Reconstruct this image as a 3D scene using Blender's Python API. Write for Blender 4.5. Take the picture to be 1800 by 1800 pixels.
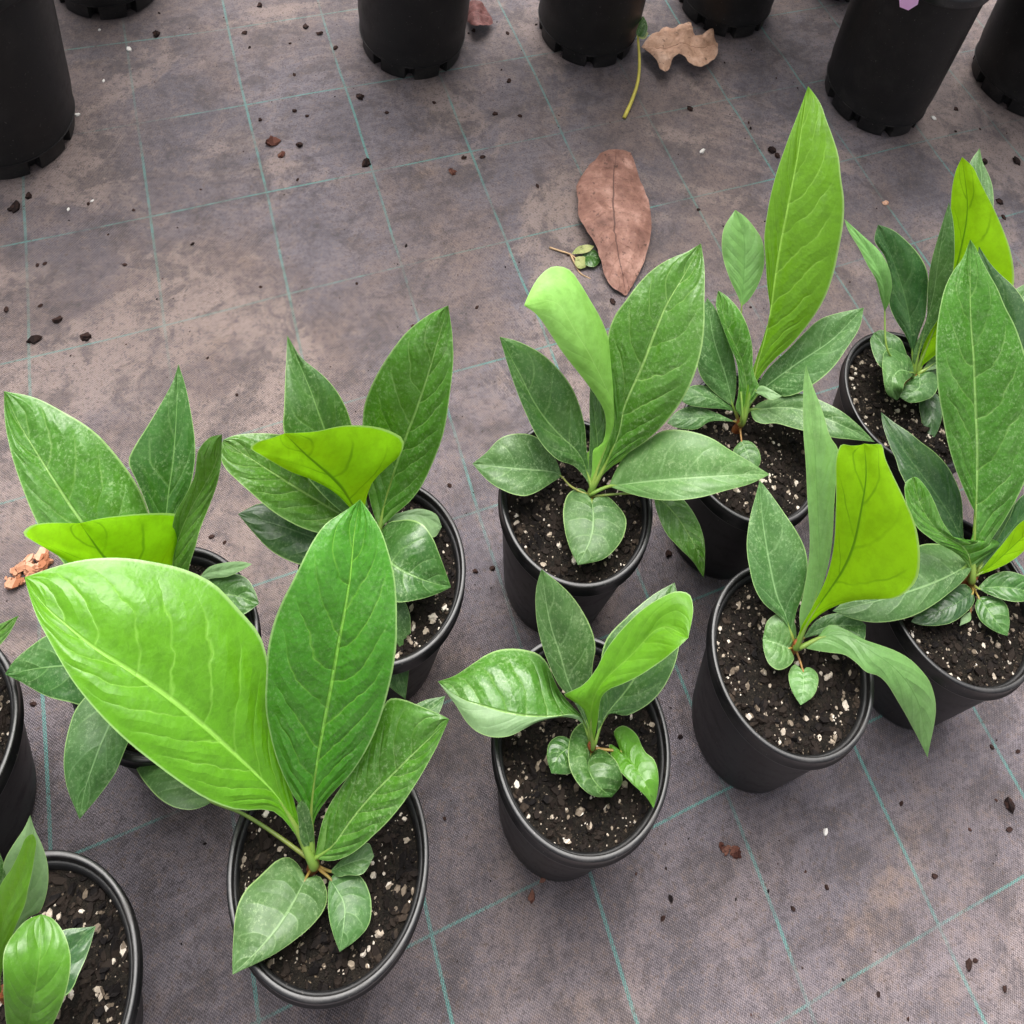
# Nursery scene: young large-leaved plants in black pots on woven weed mat. All coordinates in metres.
import bpy, bmesh, math, random
from mathutils import Vector, Matrix, noise

for o in list(bpy.data.objects):
    bpy.data.objects.remove(o, do_unlink=True)
scene = bpy.context.scene
COL = scene.collection

# ------------------------------------------------------------------ camera
cam_data = bpy.data.cameras.new("camera")
cam_data.sensor_width = 36.0
cam_data.lens = 37.821
cam_data.shift_x = -0.15629
cam_data.shift_y = -0.57815
cam_data.clip_start = 0.02
cam_data.clip_end = 300.0
cam = bpy.data.objects.new("camera", cam_data)
COL.objects.link(cam)
cam.matrix_world = Matrix(((0.973964, -0.226703, 0.0, -0.075927), (0.139572, 0.599632, -0.788011, -0.263253), (0.178645, 0.767494, 0.615661, 1.182436), (0.0, 0.0, 0.0, 1.0)))
scene.camera = cam

# ------------------------------------------------------------------ sky, sun, exposure
SUN_EL, SUN_AZ = 72.0, -25.0          # degrees; azimuth from +Y towards +X
world = bpy.data.worlds.new("World")
scene.world = world
world.use_nodes = True
wn = world.node_tree.nodes
wl = world.node_tree.links
wn.clear()
w_out = wn.new("ShaderNodeOutputWorld")
w_bg = wn.new("ShaderNodeBackground")
w_sky = wn.new("ShaderNodeTexSky")
w_sky.sky_type = 'NISHITA'
w_sky.sun_disc = False
w_sky.sun_elevation = math.radians(SUN_EL)
w_sky.sun_rotation = math.radians(SUN_AZ)
w_sky.air_density = 0.6
w_sky.dust_density = 6.0
w_sky.ozone_density = 0.5
w_hsv = wn.new("ShaderNodeHueSaturation")
w_hsv.inputs["Saturation"].default_value = 0.30     # white overcast rather than blue sky
w_bg.inputs["Strength"].default_value = 0.105
wl.new(w_sky.outputs[0], w_hsv.inputs["Color"])
wl.new(w_hsv.outputs[0], w_bg.inputs["Color"])
wl.new(w_bg.outputs[0], w_out.inputs["Surface"])

sun_data = bpy.data.lights.new("sun", 'SUN')
sun_data.energy = 1.5
sun_data.angle = math.radians(50.0)
sun_data.color = (1.0, 0.97, 0.93)
sun = bpy.data.objects.new("sun", sun_data)
COL.objects.link(sun)
_el, _az = math.radians(SUN_EL), math.radians(SUN_AZ)
_dir = Vector((math.sin(_az) * math.cos(_el), math.cos(_az) * math.cos(_el), math.sin(_el)))
sun.rotation_euler = _dir.to_track_quat('Z', 'Y').to_euler()

vs = scene.view_settings
vs.view_transform = 'Standard'
vs.look = 'None'
vs.gamma = 1.0
vs.use_curve_mapping = False
vs.exposure = 1.50
scene.cycles.max_bounces = 8
scene.cycles.use_denoising = True

# ------------------------------------------------------------------ helpers
RND = random.Random(11)

def smoothstep(a, b, x):
    t = max(0.0, min(1.0, (x - a) / (b - a)))
    return t * t * (3 - 2 * t)

def obj(name, me, mat=None, parent=None, loc=None):
    o = bpy.data.objects.new(name, me)
    COL.objects.link(o)
    if mat is not None and me is not None:
        for m in (mat if isinstance(mat, (list, tuple)) else [mat]):
            me.materials.append(m)
    if parent is not None:
        o.parent = parent
    if loc is not None:
        o.location = loc
    return o

def empty(name, loc):
    o = bpy.data.objects.new(name, None)
    o.empty_display_size = 0.05
    COL.objects.link(o)
    o.location = loc
    return o

def tag(o, label=None, cat=None, group=None, kind=None):
    if label: o["label"] = label
    if cat: o["category"] = cat
    if group: o["group"] = group
    if kind: o["kind"] = kind
    return o

def mesh(name, verts, faces, smooth=True, uvs=None):
    me = bpy.data.meshes.new(name)
    me.from_pydata([tuple(v) for v in verts], [], faces)
    if smooth:
        me.polygons.foreach_set("use_smooth", [True] * len(me.polygons))
    if uvs is not None:
        lay = me.uv_layers.new(name="UVMap")
        for lp in me.loops:
            lay.data[lp.index].uv = uvs[lp.vertex_index]
    me.update()
    return me

def tube(path, radii, seg=8, cap=True):
    """verts, faces of a tube along a list of Vectors"""
    vs_, fs = [], []
    n = len(path)
    up = Vector((0.3, 0.2, 1.0)).normalized()
    for i, p in enumerate(path):
        t = (path[min(i + 1, n - 1)] - path[max(i - 1, 0)]).normalized()
        a = t.cross(up)
        if a.length < 1e-4:
            a = t.cross(Vector((1, 0, 0)))
        a.normalize()
        b = t.cross(a)
        for k in range(seg):
            w = 2 * math.pi * k / seg
            vs_.append(p + (a * math.cos(w) + b * math.sin(w)) * radii[i])
    for i in range(n - 1):
        for k in range(seg):
            k2 = (k + 1) % seg
            fs.append((i * seg + k, i * seg + k2, (i + 1) * seg + k2, (i + 1) * seg + k))
    if cap:
        fs.append(tuple(range(seg - 1, -1, -1)))
        fs.append(tuple((n - 1) * seg + k for k in range(seg)))
    return vs_, fs

def crom(pts, n):
    """n samples of a Catmull-Rom curve through pts (list of Vectors), even in parameter"""
    P = [pts[0] * 2 - pts[1]] + list(pts) + [pts[-1] * 2 - pts[-2]]
    m = len(pts) - 1
    out = []
    for k in range(n):
        s = k / (n - 1) * m
        i = min(int(s), m - 1)
        t = s - i
        p0, p1, p2, p3 = P[i], P[i + 1], P[i + 2], P[i + 3]
        out.append(0.5 * ((2 * p1) + (p2 - p0) * t + (2 * p0 - 5 * p1 + 4 * p2 - p3) * t * t
                          + (3 * p1 - p0 - 3 * p2 + p3) * t ** 3))
    return out

# pots are soft thin plastic, squeezed a little out of round
OV = Matrix(((1.002, -0.0629), (-0.0629, 1.002)))
def ov(x, y):
    v = OV @ Vector((x, y))
    return v.x, v.y

# ------------------------------------------------------------------ material helpers
class NT:
    def __init__(self, name):
        self.m = bpy.data.materials.new(name)
        self.m.use_nodes = True
        self.t = self.m.node_tree
        self.t.nodes.clear()
        self.out = self.n("ShaderNodeOutputMaterial")
    def n(self, kind, **kw):
        nd = self.t.nodes.new(kind)
        for k, v in kw.items():
            setattr(nd, k, v)
        return nd
    def l(self, a, b):
        self.t.links.new(a, b)
    def val(self, sock, x):
        if hasattr(x, "links") or hasattr(x, "is_linked"):
            self.l(x, sock)
        else:
            sock.default_value = x
    def math(self, op, a, b=None, c=None, clamp=False):
        nd = self.n("ShaderNodeMath", operation=op, use_clamp=clamp)
        self.val(nd.inputs[0], a)
        if b is not None: self.val(nd.inputs[1], b)
        if c is not None: self.val(nd.inputs[2], c)
        return nd.outputs[0]
    def noise(self, vec, scale, detail=3.0, rough=0.5, dist=0.0):
        nd = self.n("ShaderNodeTexNoise")
        if vec is not None: self.l(vec, nd.inputs["Vector"])
        nd.inputs["Scale"].default_value = scale
        nd.inputs["Detail"].default_value = detail
        nd.inputs["Roughness"].default_value = rough
        nd.inputs["Distortion"].default_value = dist
        return nd.outputs["Fac"]
    def ramp(self, fac, stops, interp='LINEAR'):
        nd = self.n("ShaderNodeValToRGB")
        cr = nd.color_ramp
        cr.interpolation = interp
        while len(cr.elements) < len(stops):
            cr.elements.new(0.5)
        for e, (p, c) in zip(cr.elements, stops):
            e.position = p
            e.color = c if len(c) == 4 else (*c, 1)
        self.l(fac, nd.inputs[0])
        return nd.outputs["Color"]
    def sm(self, x, a, b, lo=0.0, hi=1.0):
        nd = self.n("ShaderNodeMapRange", interpolation_type='SMOOTHSTEP')
        self.val(nd.inputs["Value"], x)
        nd.inputs["From Min"].default_value = a
        nd.inputs["From Max"].default_value = b
        nd.inputs["To Min"].default_value = lo
        nd.inputs["To Max"].default_value = hi
        return nd.outputs[0]
    def mix(self, fac, a, b, blend='MIX'):
        nd = self.n("ShaderNodeMix", data_type='RGBA', blend_type=blend)
        self.val(nd.inputs[0], fac)
        for s, v in ((nd.inputs[6], a), (nd.inputs[7], b)):
            if isinstance(v, tuple):
                s.default_value = v if len(v) == 4 else (*v, 1)
            else:
                self.l(v, s)
        return nd.outputs[2]
    def mapping(self, vec, scale=(1, 1, 1), rot=(0, 0, 0), loc=(0, 0, 0)):
        nd = self.n("ShaderNodeMapping")
        self.l(vec, nd.inputs["Vector"])
        nd.inputs["Scale"].default_value = scale
        nd.inputs["Rotation"].default_value = rot
        nd.inputs["Location"].default_value = loc
        return nd.outputs[0]
    def bump(self, h, strength, dist=0.001, normal=None):
        nd = self.n("ShaderNodeBump")
        nd.inputs["Strength"].default_value = strength
        nd.inputs["Distance"].default_value = dist
        self.l(h, nd.inputs["Height"])
        if normal is not None: self.l(normal, nd.inputs["Normal"])
        return nd.outputs[0]
    def principled(self, col, rough=0.5, spec=0.5, normal=None, **kw):
        nd = self.n("ShaderNodeBsdfPrincipled")
        self.val(nd.inputs["Base Color"], col if not isinstance(col, tuple) else (*col[:3], 1))
        self.val(nd.inputs["Roughness"], rough)
        nd.inputs["Specular IOR Level"].default_value = spec
        if normal is not None: self.l(normal, nd.inputs["Normal"])
        for k, v in kw.items():
            nd.inputs[k].default_value = v
        return nd
    def finish(self, shader):
        self.l(shader, self.out.inputs["Surface"])
        return self.m

# ------------------------------------------------------------------ leaf materials
def leaf_material(name, base, tip, vein, veinmix, dust, transl, tcol, rough, relief, nveins=9.0, darkvein=False, margin=(0.30, 0.46, 0.16), spec=0.62):
    N = NT(name)
    uv = N.n("ShaderNodeUVMap", uv_map="UVMap").outputs[0]
    sep = N.n("ShaderNodeSeparateXYZ"); N.l(uv, sep.inputs[0])
    u, v = sep.outputs[0], sep.outputs[1]           # u: -1..1 across (stored /2+.5), v: 0..1 along
    u = N.math('MULTIPLY_ADD', u, 2.0, -1.0)
    au = N.math('ABSOLUTE', u)
    info = N.n("ShaderNodeObjectInfo")
    tco = N.n("ShaderNodeTexCoord").outputs["Object"]
    shift = N.n("ShaderNodeVectorMath", operation='ADD')
    N.l(tco, shift.inputs[0])
    cmb = N.n("ShaderNodeCombineXYZ")
    rs = N.math('MULTIPLY', info.outputs["Random"], 7.0)
    N.l(rs, cmb.inputs[0]); N.l(rs, cmb.inputs[2])
    N.l(cmb.outputs[0], shift.inputs[1])
    pos = shift.outputs[0]
    wob = N.noise(pos, 22.0, 3.0, 0.55)
    wobc = N.math('SUBTRACT', wob, 0.5)
    # secondary veins run from the midrib forward to the margin
    curve = N.math('MULTIPLY', N.math('POWER', au, 1.25), 0.24)
    side = N.math('MULTIPLY', N.math('SIGN', u), 0.022)
    along = N.math('ADD', N.math('SUBTRACT', v, curve), side)
    along = N.math('ADD', along, N.math('MULTIPLY', wobc, 0.13))
    ph = N.math('MULTIPLY', N.math('POWER', N.math('MAXIMUM', along, 0.001), 0.9), nveins)
    fr = N.math('ABSOLUTE', N.math('SUBTRACT', N.math('FRACT', ph), 0.5))    # 0.5 on a vein, 0 between
    sec = N.sm(fr, 0.435, 0.495)
    fade = N.sm(au, 0.93, 0.60)
    sec = N.math('MULTIPLY', sec, fade)
    sec = N.math('MULTIPLY', sec, N.sm(N.noise(pos, 30.0, 2.0, 0.6), 0.34, 0.58, 0.25, 1.0))
    midw = N.math('MULTIPLY_ADD', v, -0.035, 0.062)
    mid = N.math('SUBTRACT', 1.0, N.math('DIVIDE', au, midw), clamp=True)
    mid = N.sm(mid, 0.0, 0.7)
    # fine net of tertiary veins
    vor = N.n("ShaderNodeTexVoronoi", feature='DISTANCE_TO_EDGE')
    N.l(pos, vor.inputs["Vector"]); vor.inputs["Scale"].default_value = 210.0
    net = N.sm(vor.outputs["Distance"], 0.10, 0.0)
    # colour
    big = N.noise(pos, 14.0, 3.0, 0.6)
    g = N.math('ADD', N.math('MULTIPLY', v, 0.55), N.math('MULTIPLY', N.math('SUBTRACT', big, 0.5), 1.1), clamp=True)
    col = N.mix(g, base, tip)
    blot = N.sm(N.noise(pos, 95.0, 4.0, 0.7), 0.40, 0.66)
    col = N.mix(N.math('MULTIPLY', blot, 0.46), col, tuple(c * 0.62 for c in base))
    col = N.mix(N.math('MULTIPLY', net, 0.07), col, vein)
    col = N.mix(N.math('MULTIPLY', sec, veinmix), col, vein)
    col = N.mix(N.math('MULTIPLY', mid, min(1.0, veinmix * 2.0)), col, vein)
    if dust > 0:                                      # dried water marks, pale flecks and painted sheen on older blades
        fl = N.mapping(pos, scale=(1.0, 1.0, 0.6))
        d1 = N.sm(N.noise(fl, 430.0, 3.0, 0.85), 0.52, 0.62)
        d2 = N.sm(N.noise(pos, 26.0, 4.0, 0.65), 0.40, 0.72)
        d3 = N.sm(N.noise(pos, 120.0, 3.0, 0.6, 1.2), 0.52, 0.70)
        dd = N.math('MULTIPLY', N.math('ADD', N.math('MULTIPLY', d1, 0.62), N.math('MULTIPLY', d3, 0.34)), N.math('MULTIPLY_ADD', d2, 0.70, 0.34))
        col = N.mix(N.math('MULTIPLY', dd, dust, clamp=True), col, (0.40, 0.56, 0.27))
        film = N.sm(N.noise(pos, 17.0, 3.0, 0.6, 0.5), 0.42, 0.75)  # broad pale patches: chalky residue, and sky sheen put into the colour
        col = N.mix(N.math('MULTIPLY', film, dust * 0.28), col, (0.215, 0.375, 0.125))
    mar = N.sm(au, 0.955, 0.985)
    col = N.mix(N.math('MULTIPLY', mar, 0.75), col, margin)
    hsv = N.n("ShaderNodeHueSaturation")
    N.l(col, hsv.inputs["Color"])
    N.l(N.math('MULTIPLY_ADD', info.outputs["Random"], 0.22, 0.90), hsv.inputs["Value"])
    N.l(N.math('MULTIPLY_ADD', info.outputs["Random"], 0.012, 0.494), hsv.inputs["Hue"])
    col = hsv.outputs[0]
    # relief: blade puffed up between sunken veins
    puff = N.math('MULTIPLY', N.math('SUBTRACT', 0.5, fr), 2.0)
    puff = N.math('MULTIPLY', N.math('POWER', puff, 0.6), fade)
    rib = N.math('SINE', N.math('ADD', N.math('MULTIPLY', ph, 2 * math.pi * 3.0), N.math('MULTIPLY', N.noise(pos, 70.0, 3.0, 0.6), 9.0)))
    h = N.math('ADD', N.math('MULTIPLY', puff, 1.3), N.math('MULTIPLY', mid, -0.8))
    h = N.math('ADD', h, N.math('MULTIPLY', N.math('MULTIPLY', rib, fade), N.sm(N.noise(pos, 33.0, 2.0), 0.45, 0.7, 0.0, 0.12)))
    h = N.math('ADD', h, N.math('MULTIPLY', N.noise(pos, 48.0, 3.0, 0.6, 0.2), 1.5))
    h = N.math('ADD', h, N.math('MULTIPLY', N.noise(pos, 380.0, 2.0, 0.5), 0.18))
    nrm = N.bump(h, relief, 0.0022)
    rg = N.math('MULTIPLY_ADD', N.noise(pos, 24.0, 4.0, 0.65), 0.40, rough - 0.20)
    bs = N.principled(col, rg, spec, nrm)
    tr = N.n("ShaderNodeBsdfTranslucent")
    tc = N.mix(0.55, col, tcol)
    if darkvein:
        tc = N.mix(N.math('MULTIPLY', N.math('MAXIMUM', sec, mid), 0.6), tc, tuple(c * 0.4 for c in tcol))
    N.l(tc, tr.inputs["Color"]); N.l(nrm, tr.inputs["Normal"])
    mx = N.n("ShaderNodeMixShader"); mx.inputs[0].default_value = transl
    N.l(bs.outputs[0], mx.inputs[1]); N.l(tr.outputs[0], mx.inputs[2])
    return N.finish(mx.outputs[0])

LEAF_MATS = {
    # name: base, tip, vein colour, vein contrast, dust and painted sheen, translucency, transmitted colour, roughness, relief, side veins
    "bright": leaf_material("leaf_lime", (0.098, 0.280, 0.004), (0.124, 0.325, 0.006), (0.27, 0.54, 0.07), 0.45, 0.0, 0.32, (0.34, 0.62, 0.010), 0.38, 0.42, 10.0),
    "bright2": leaf_material("leaf_fresh", (0.105, 0.290, 0.006), (0.130, 0.330, 0.008), (0.22, 0.44, 0.04), 0.22, 0.04, 0.35, (0.32, 0.62, 0.010), 0.40, 0.22, 8.0),
    "mid": leaf_material("leaf_green", (0.048, 0.168, 0.009), (0.070, 0.208, 0.015), (0.25, 0.44, 0.11), 0.46, 0.58, 0.24, (0.19, 0.44, 0.02), 0.36, 0.60, 8.0),
    "mid2": leaf_material("leaf_rich_green", (0.046, 0.200, 0.008), (0.068, 0.245, 0.013), (0.20, 0.46, 0.05), 0.55, 0.30, 0.26, (0.17, 0.48, 0.012), 0.32, 0.62, 9.0, False, (0.30, 0.46, 0.16), 0.65),
    "mid3": leaf_material("leaf_grass_green", (0.076, 0.245, 0.010), (0.095, 0.275, 0.014), (0.18, 0.40, 0.05), 0.22, 0.30, 0.28, (0.23, 0.52, 0.012), 0.38, 0.32, 6.0),
    "dark": leaf_material("leaf_deep_green", (0.026, 0.100, 0.010), (0.038, 0.132, 0.014), (0.17, 0.32, 0.09), 0.38, 0.52, 0.18, (0.11, 0.31, 0.02), 0.40, 0.36, 5.5),
    "vdark": leaf_material("leaf_dark_green", (0.017, 0.070, 0.014), (0.026, 0.088, 0.019), (0.09, 0.19, 0.06), 0.28, 0.34, 0.14, (0.06, 0.18, 0.02), 0.38, 0.32, 5.0),
    "dull": leaf_material("leaf_dusty_green", (0.038, 0.118, 0.019), (0.053, 0.148, 0.026), (0.21, 0.36, 0.14), 0.34, 0.62, 0.18, (0.13, 0.31, 0.04), 0.50, 0.26, 5.0),
    "dull2": leaf_material("leaf_dusty_pale_green", (0.084, 0.205, 0.046), (0.102, 0.235, 0.056), (0.24, 0.41, 0.16), 0.36, 0.62, 0.20, (0.16, 0.38, 0.05), 0.50, 0.26, 6.0),
    "pale": leaf_material("leaf_underside_pale", (0.150, 0.265, 0.105), (0.182, 0.300, 0.130), (0.26, 0.40, 0.20), 0.25, 0.22, 0.22, (0.20, 0.40, 0.10), 0.52, 0.18, 6.0),
    "pale2": leaf_material("leaf_soft_green", (0.140, 0.320, 0.075), (0.205, 0.405, 0.125), (0.08, 0.22, 0.04), 0.26, 0.28, 0.25, (0.22, 0.46, 0.06), 0.44, 0.26, 7.0),
    "palebright": leaf_material("leaf_young_pale", (0.190, 0.450, 0.045), (0.290, 0.560, 0.150), (0.32, 0.56, 0.14), 0.18, 0.08, 0.30, (0.32, 0.60, 0.06), 0.48, 0.12, 7.0),
    "under": leaf_material("leaf_lime_underside", (0.205, 0.480, 0.003), (0.260, 0.555, 0.004), (0.050, 0.190, 0.003), 0.50, 0.0, 0.48, (0.66, 0.98, 0.005), 0.62, 0.08, 5.0, True, (0.30, 0.46, 0.16), 0.2),
}


def petiole_material():
    N = NT("petiole_green")
    tco = N.n("ShaderNodeTexCoord").outputs["Object"]
    col = N.ramp(N.noise(tco, 60.0), [(0.3, (0.10, 0.20, 0.025)), (0.7, (0.20, 0.28, 0.05))])
    sp = N.n("ShaderNodeSeparateXYZ"); N.l(tco, sp.inputs[0])
    col = N.mix(N.sm(sp.outputs[2], 0.1958, 0.1798, 0.0, 0.9), col, N.ramp(N.noise(tco, 210.0), [(0.35, (0.16, 0.035, 0.010)), (0.65, (0.36, 0.17, 0.04))]))   # reddish new bark at the foot
    return N.finish(N.principled(col, 0.42).outputs[0])
MAT_PETIOLE = petiole_material()

def stem_material():
    N = NT("stem_bark")
    tco = N.n("ShaderNodeTexCoord").outputs["Object"]
    col = N.ramp(N.noise(tco, 140.0, 4.0, 0.65), [(0.30, (0.03, 0.010, 0.005)), (0.5, (0.24, 0.06, 0.015)), (0.72, (0.36, 0.19, 0.05))])
    nrm = N.bump(N.noise(tco, 300.0, 3.0), 0.5, 0.001)
    return N.finish(N.principled(col, 0.6, 0.4, nrm).outputs[0])
MAT_STEM = stem_material()

def plastic(name, base, rough, dusty, spec=0.5):
    N = NT(name)
    tco = N.n("ShaderNodeTexCoord").outputs["Object"]
    d = N.sm(N.noise(tco, 35.0, 5.0, 0.7), 0.45, 0.8)
    sp = N.sm(N.noise(tco, 330.0, 2.0, 0.6), 0.69, 0.76)
    scr = N.sm(N.noise(N.mapping(tco, scale=(1, 1, 0.12)), 160.0, 4.0, 0.7), 0.55, 0.8)
    col = N.mix(N.math('MULTIPLY', d, dusty), (base, base, base * 1.07), (0.085, 0.075, 0.070))
    col = N.mix(N.math('MULTIPLY', sp, min(0.6, dusty * 3.0)), col, (0.22, 0.20, 0.18))
    rg = N.math('ADD', N.math('MULTIPLY', d, 0.18), N.math('MULTIPLY_ADD', scr, 0.12, rough))
    nrm = N.bump(N.noise(tco, 300.0, 3.0, 0.6), 0.08, 0.001)
    return N.finish(N.principled(col, rg, spec, nrm).outputs[0])
MAT_POT = plastic("black_pot_plastic", 0.0075, 0.46, 0.16, 0.32)
MAT_FOOT = plastic("scuffed_foot_plastic", 0.010, 0.45, 0.45, 0.3)
MAT_RIM = plastic("scuffed_rim_plastic", 0.008, 0.28, 0.30, 0.42)

def soil_material():
    N = NT("potting_mix")
    tco = N.n("ShaderNodeTexCoord").outputs["Object"]
    n1 = N.noise(tco, 160.0, 5.0, 0.7)
    n2 = N.noise(tco, 420.0, 3.0, 0.7)
    col = N.ramp(n1, [(0.30, (0.003, 0.0025, 0.002)), (0.52, (0.010, 0.008, 0.006)), (0.68, (0.019, 0.014, 0.010)), (0.8, (0.05, 0.036, 0.026))])
    col = N.mix(N.sm(n2, 0.62, 0.72), col, (0.14, 0.105, 0.07))
    nrm = N.bump(n1, 0.9, 0.004)
    return N.finish(N.principled(col, 0.85, 0.15, nrm).outputs[0])
MAT_SOIL = soil_material()

def chip_material(name, stops, scale=500.0, rough=0.8):
    N = NT(name)
    tco = N.n("ShaderNodeTexCoord").outputs["Object"]
    vor = N.n("ShaderNodeTexVoronoi"); vor.inputs["Scale"].default_value = 95.0
    N.l(tco, vor.inputs["Vector"])
    s = N.n("ShaderNodeSeparateColor"); N.l(vor.outputs["Color"], s.inputs[0])
    f = N.math('ADD', N.math('MULTIPLY', s.outputs[0], 0.7), N.math('MULTIPLY', N.noise(tco, scale, 3.0, 0.6), 0.3))
    col = N.ramp(f, stops)
    nrm = N.bump(N.noise(tco, scale, 3.0, 0.6), 0.5, 0.0008)
    return N.finish(N.principled(col, rough, 0.15, nrm).outputs[0])
MAT_PERLITE = chip_material("perlite", [(0.15, (0.06, 0.045, 0.032)), (0.38, (0.17, 0.135, 0.10)), (0.60, (0.36, 0.30, 0.235)), (0.85, (0.66, 0.60, 0.52))])
MAT_BARK = chip_material("composted_bark", [(0.2, (0.004, 0.003, 0.003)), (0.55, (0.013, 0.009, 0.007)), (0.75, (0.017, 0.012, 0.009)), (0.92, (0.060, 0.044, 0.032))])
MAT_CRUMB = chip_material("dark_crumb", [(0.2, (0.008, 0.005, 0.005)), (0.6, (0.022, 0.012, 0.010)), (0.9, (0.07, 0.035, 0.028))])
MAT_CHIP_RED = chip_material("red_bark_chip", [(0.2, (0.05, 0.018, 0.013)), (0.6, (0.12, 0.05, 0.036)), (0.9, (0.24, 0.14, 0.10))])
MAT_CHIP_ORANGE = chip_material("orange_wood_chip", [(0.2, (0.30, 0.12, 0.06)), (0.5, (0.50, 0.27, 0.17)), (0.85, (0.68, 0.48, 0.37))], 260.0)
MAT_WHITE = chip_material("pale_grain", [(0.2, (0.45, 0.42, 0.38)), (0.8, (0.75, 0.72, 0.68))])

# ------------------------------------------------------------------ weed mat (ground)
def mat_material():
    N = NT("woven_weed_mat")
    tco = N.n("ShaderNodeTexCoord").outputs["Object"]
    flat = N.n("ShaderNodeVectorMath", operation='MULTIPLY'); N.l(tco, flat.inputs[0]); flat.inputs[1].default_value = (1, 1, 0)
    pos = flat.outputs[0]
    # slack in the cloth bends the woven marker threads
    nz = N.n("ShaderNodeTexNoise"); N.l(pos, nz.inputs["Vector"]); nz.inputs["Scale"].default_value = 2.6; nz.inputs["Detail"].default_value = 2.0
    dv = N.n("ShaderNodeVectorMath", operation='SUBTRACT'); N.l(nz.outputs["Color"], dv.inputs[0]); dv.inputs[1].default_value = (0.5, 0.5, 0.5)
    ds = N.n("ShaderNodeVectorMath", operation='SCALE'); N.l(dv.outputs[0], ds.inputs[0]); ds.inputs["Scale"].default_value = 0.011
    wp = N.n("ShaderNodeVectorMath", operation='ADD'); N.l(pos, wp.inputs[0]); N.l(ds.outputs[0], wp.inputs[1])
    rel = N.n("ShaderNodeVectorMath", operation='SUBTRACT'); N.l(wp.outputs[0], rel.inputs[0]); rel.inputs[1].default_value = (-0.77358, 0.70421, 0)
    def dot(vec, d):
        nd = N.n("ShaderNodeVectorMath", operation='DOT_PRODUCT'); N.l(vec, nd.inputs[0]); nd.inputs[1].default_value = d
        return nd.outputs["Value"]
    ga = dot(rel.outputs[0], (6.3778, 4.27845, 0))        # counts the thick threads
    gb = dot(rel.outputs[0], (3.42483, -5.74876, 0))        # counts the thin threads
    # weave: tapes about 1.6 mm wide in both directions
    K = 2 * math.pi * 62.0
    wa = N.math('SINE', N.math('MULTIPLY', ga, K))
    wb = N.math('SINE', N.math('MULTIPLY', gb, K))
    weave = N.math('MULTIPLY', wa, wb)
    fib = N.noise(N.mapping(pos, scale=(1, 1, 1)), 900.0, 2.0, 0.6)
    # cloth colour, painted wrinkle shade, dust film and soil stains
    big = N.noise(pos, 2.3, 4.0, 0.6)
    med = N.noise(pos, 8.5, 5.0, 0.65, 0.4)
    fine = N.noise(pos, 45.0, 4.0, 0.65)
    grit = N.noise(pos, 240.0, 3.0, 0.7)
    cd = N.n("ShaderNodeCombineXYZ"); N.l(ga, cd.inputs[0]); N.l(gb, cd.inputs[1])
    streak = N.noise(N.mapping(cd.outputs[0], scale=(0.9, 7.0, 1.0)), 1.1, 4.0, 0.6, 0.6)
    col = N.mix(N.sm(med, 0.32, 0.68), (0.108, 0.095, 0.111), (0.186, 0.163, 0.184))
    col = N.mix(N.math('MULTIPLY', N.sm(streak, 0.50, 0.66), 0.55), col, (0.062, 0.054, 0.064))  # dark streaks painted as the shade of wrinkles in the cloth
    fst = N.noise(N.mapping(cd.outputs[0], scale=(2.2, 26.0, 1.0)), 1.0, 3.0, 0.65, 0.3)
    col = N.mix(N.math('MULTIPLY', N.sm(fst, 0.52, 0.68), 0.38), col, (0.060, 0.050, 0.058))
    dirt = N.sm(N.math('ADD', N.math('MULTIPLY', big, 0.6), N.math('MULTIPLY', med, 0.4)), 0.43, 0.56)
    # more soil has washed over the far side of the mat than under the front row
    far = N.sm(dot(pos, (-0.25, 1.0, 0)), -0.25, 0.40, 0.30, 1.0)
    dirt = N.math('MULTIPLY', dirt, far)
    col = N.mix(N.math('MULTIPLY', dirt, 0.85), col, N.mix(fine, (0.096, 0.067, 0.060), (0.180, 0.130, 0.112)))
    sand = N.math('MULTIPLY', N.sm(N.noise(pos, 5.2, 4.0, 0.7, 0.8), 0.55, 0.70), N.sm(fine, 0.35, 0.65))
    col = N.mix(N.math('MULTIPLY', sand, 0.60), col, (0.225, 0.152, 0.105))
    # irregular drifts of pale pinkish dust, and bare charcoal cloth where it was swept or splashed
    pn = N.noise(pos, 3.4, 7.0, 0.68, 0.9)
    pn2 = N.noise(N.mapping(pos, loc=(3.3, 7.1, 0)), 4.6, 7.0, 0.70, 0.7)
    col = N.mix(N.math('MULTIPLY', N.sm(pn, 0.50, 0.58), N.math('MULTIPLY', far, 0.72)), col, N.mix(fine, (0.222, 0.166, 0.146), (0.312, 0.242, 0.214)))
    col = N.mix(N.math('MULTIPLY', N.sm(pn2, 0.50, 0.60), N.math('MULTIPLY_ADD', far, -0.30, 0.68)), col, (0.056, 0.050, 0.060))
    # mottling: damp and dusty blotches, finer dark flecks rubbed into the cloth
    blo = N.noise(pos, 21.0, 5.0, 0.7, 0.5)
    col = N.mix(N.math('MULTIPLY', N.sm(blo, 0.49, 0.62), 0.62), col, (0.050, 0.040, 0.041))
    col = N.mix(N.math('MULTIPLY', N.sm(blo, 0.45, 0.32), 0.45), col, (0.188, 0.140, 0.126))
    flk = N.noise(N.mapping(cd.outputs[0], scale=(9.0, 16.0, 1.0)), 1.0, 4.0, 0.75)
    col = N.mix(N.math('MULTIPLY', N.sm(flk, 0.54, 0.70), 0.40), col, (0.050, 0.038, 0.036))
    # grain: rubbed-in soil between the tapes, pinkish dust against bare grey cloth
    g1 = N.noise(pos, 120.0, 4.0, 0.8)
    g2 = N.noise(N.mapping(pos, loc=(5.0, 2.0, 0)), 330.0, 3.0, 0.8)
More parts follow.
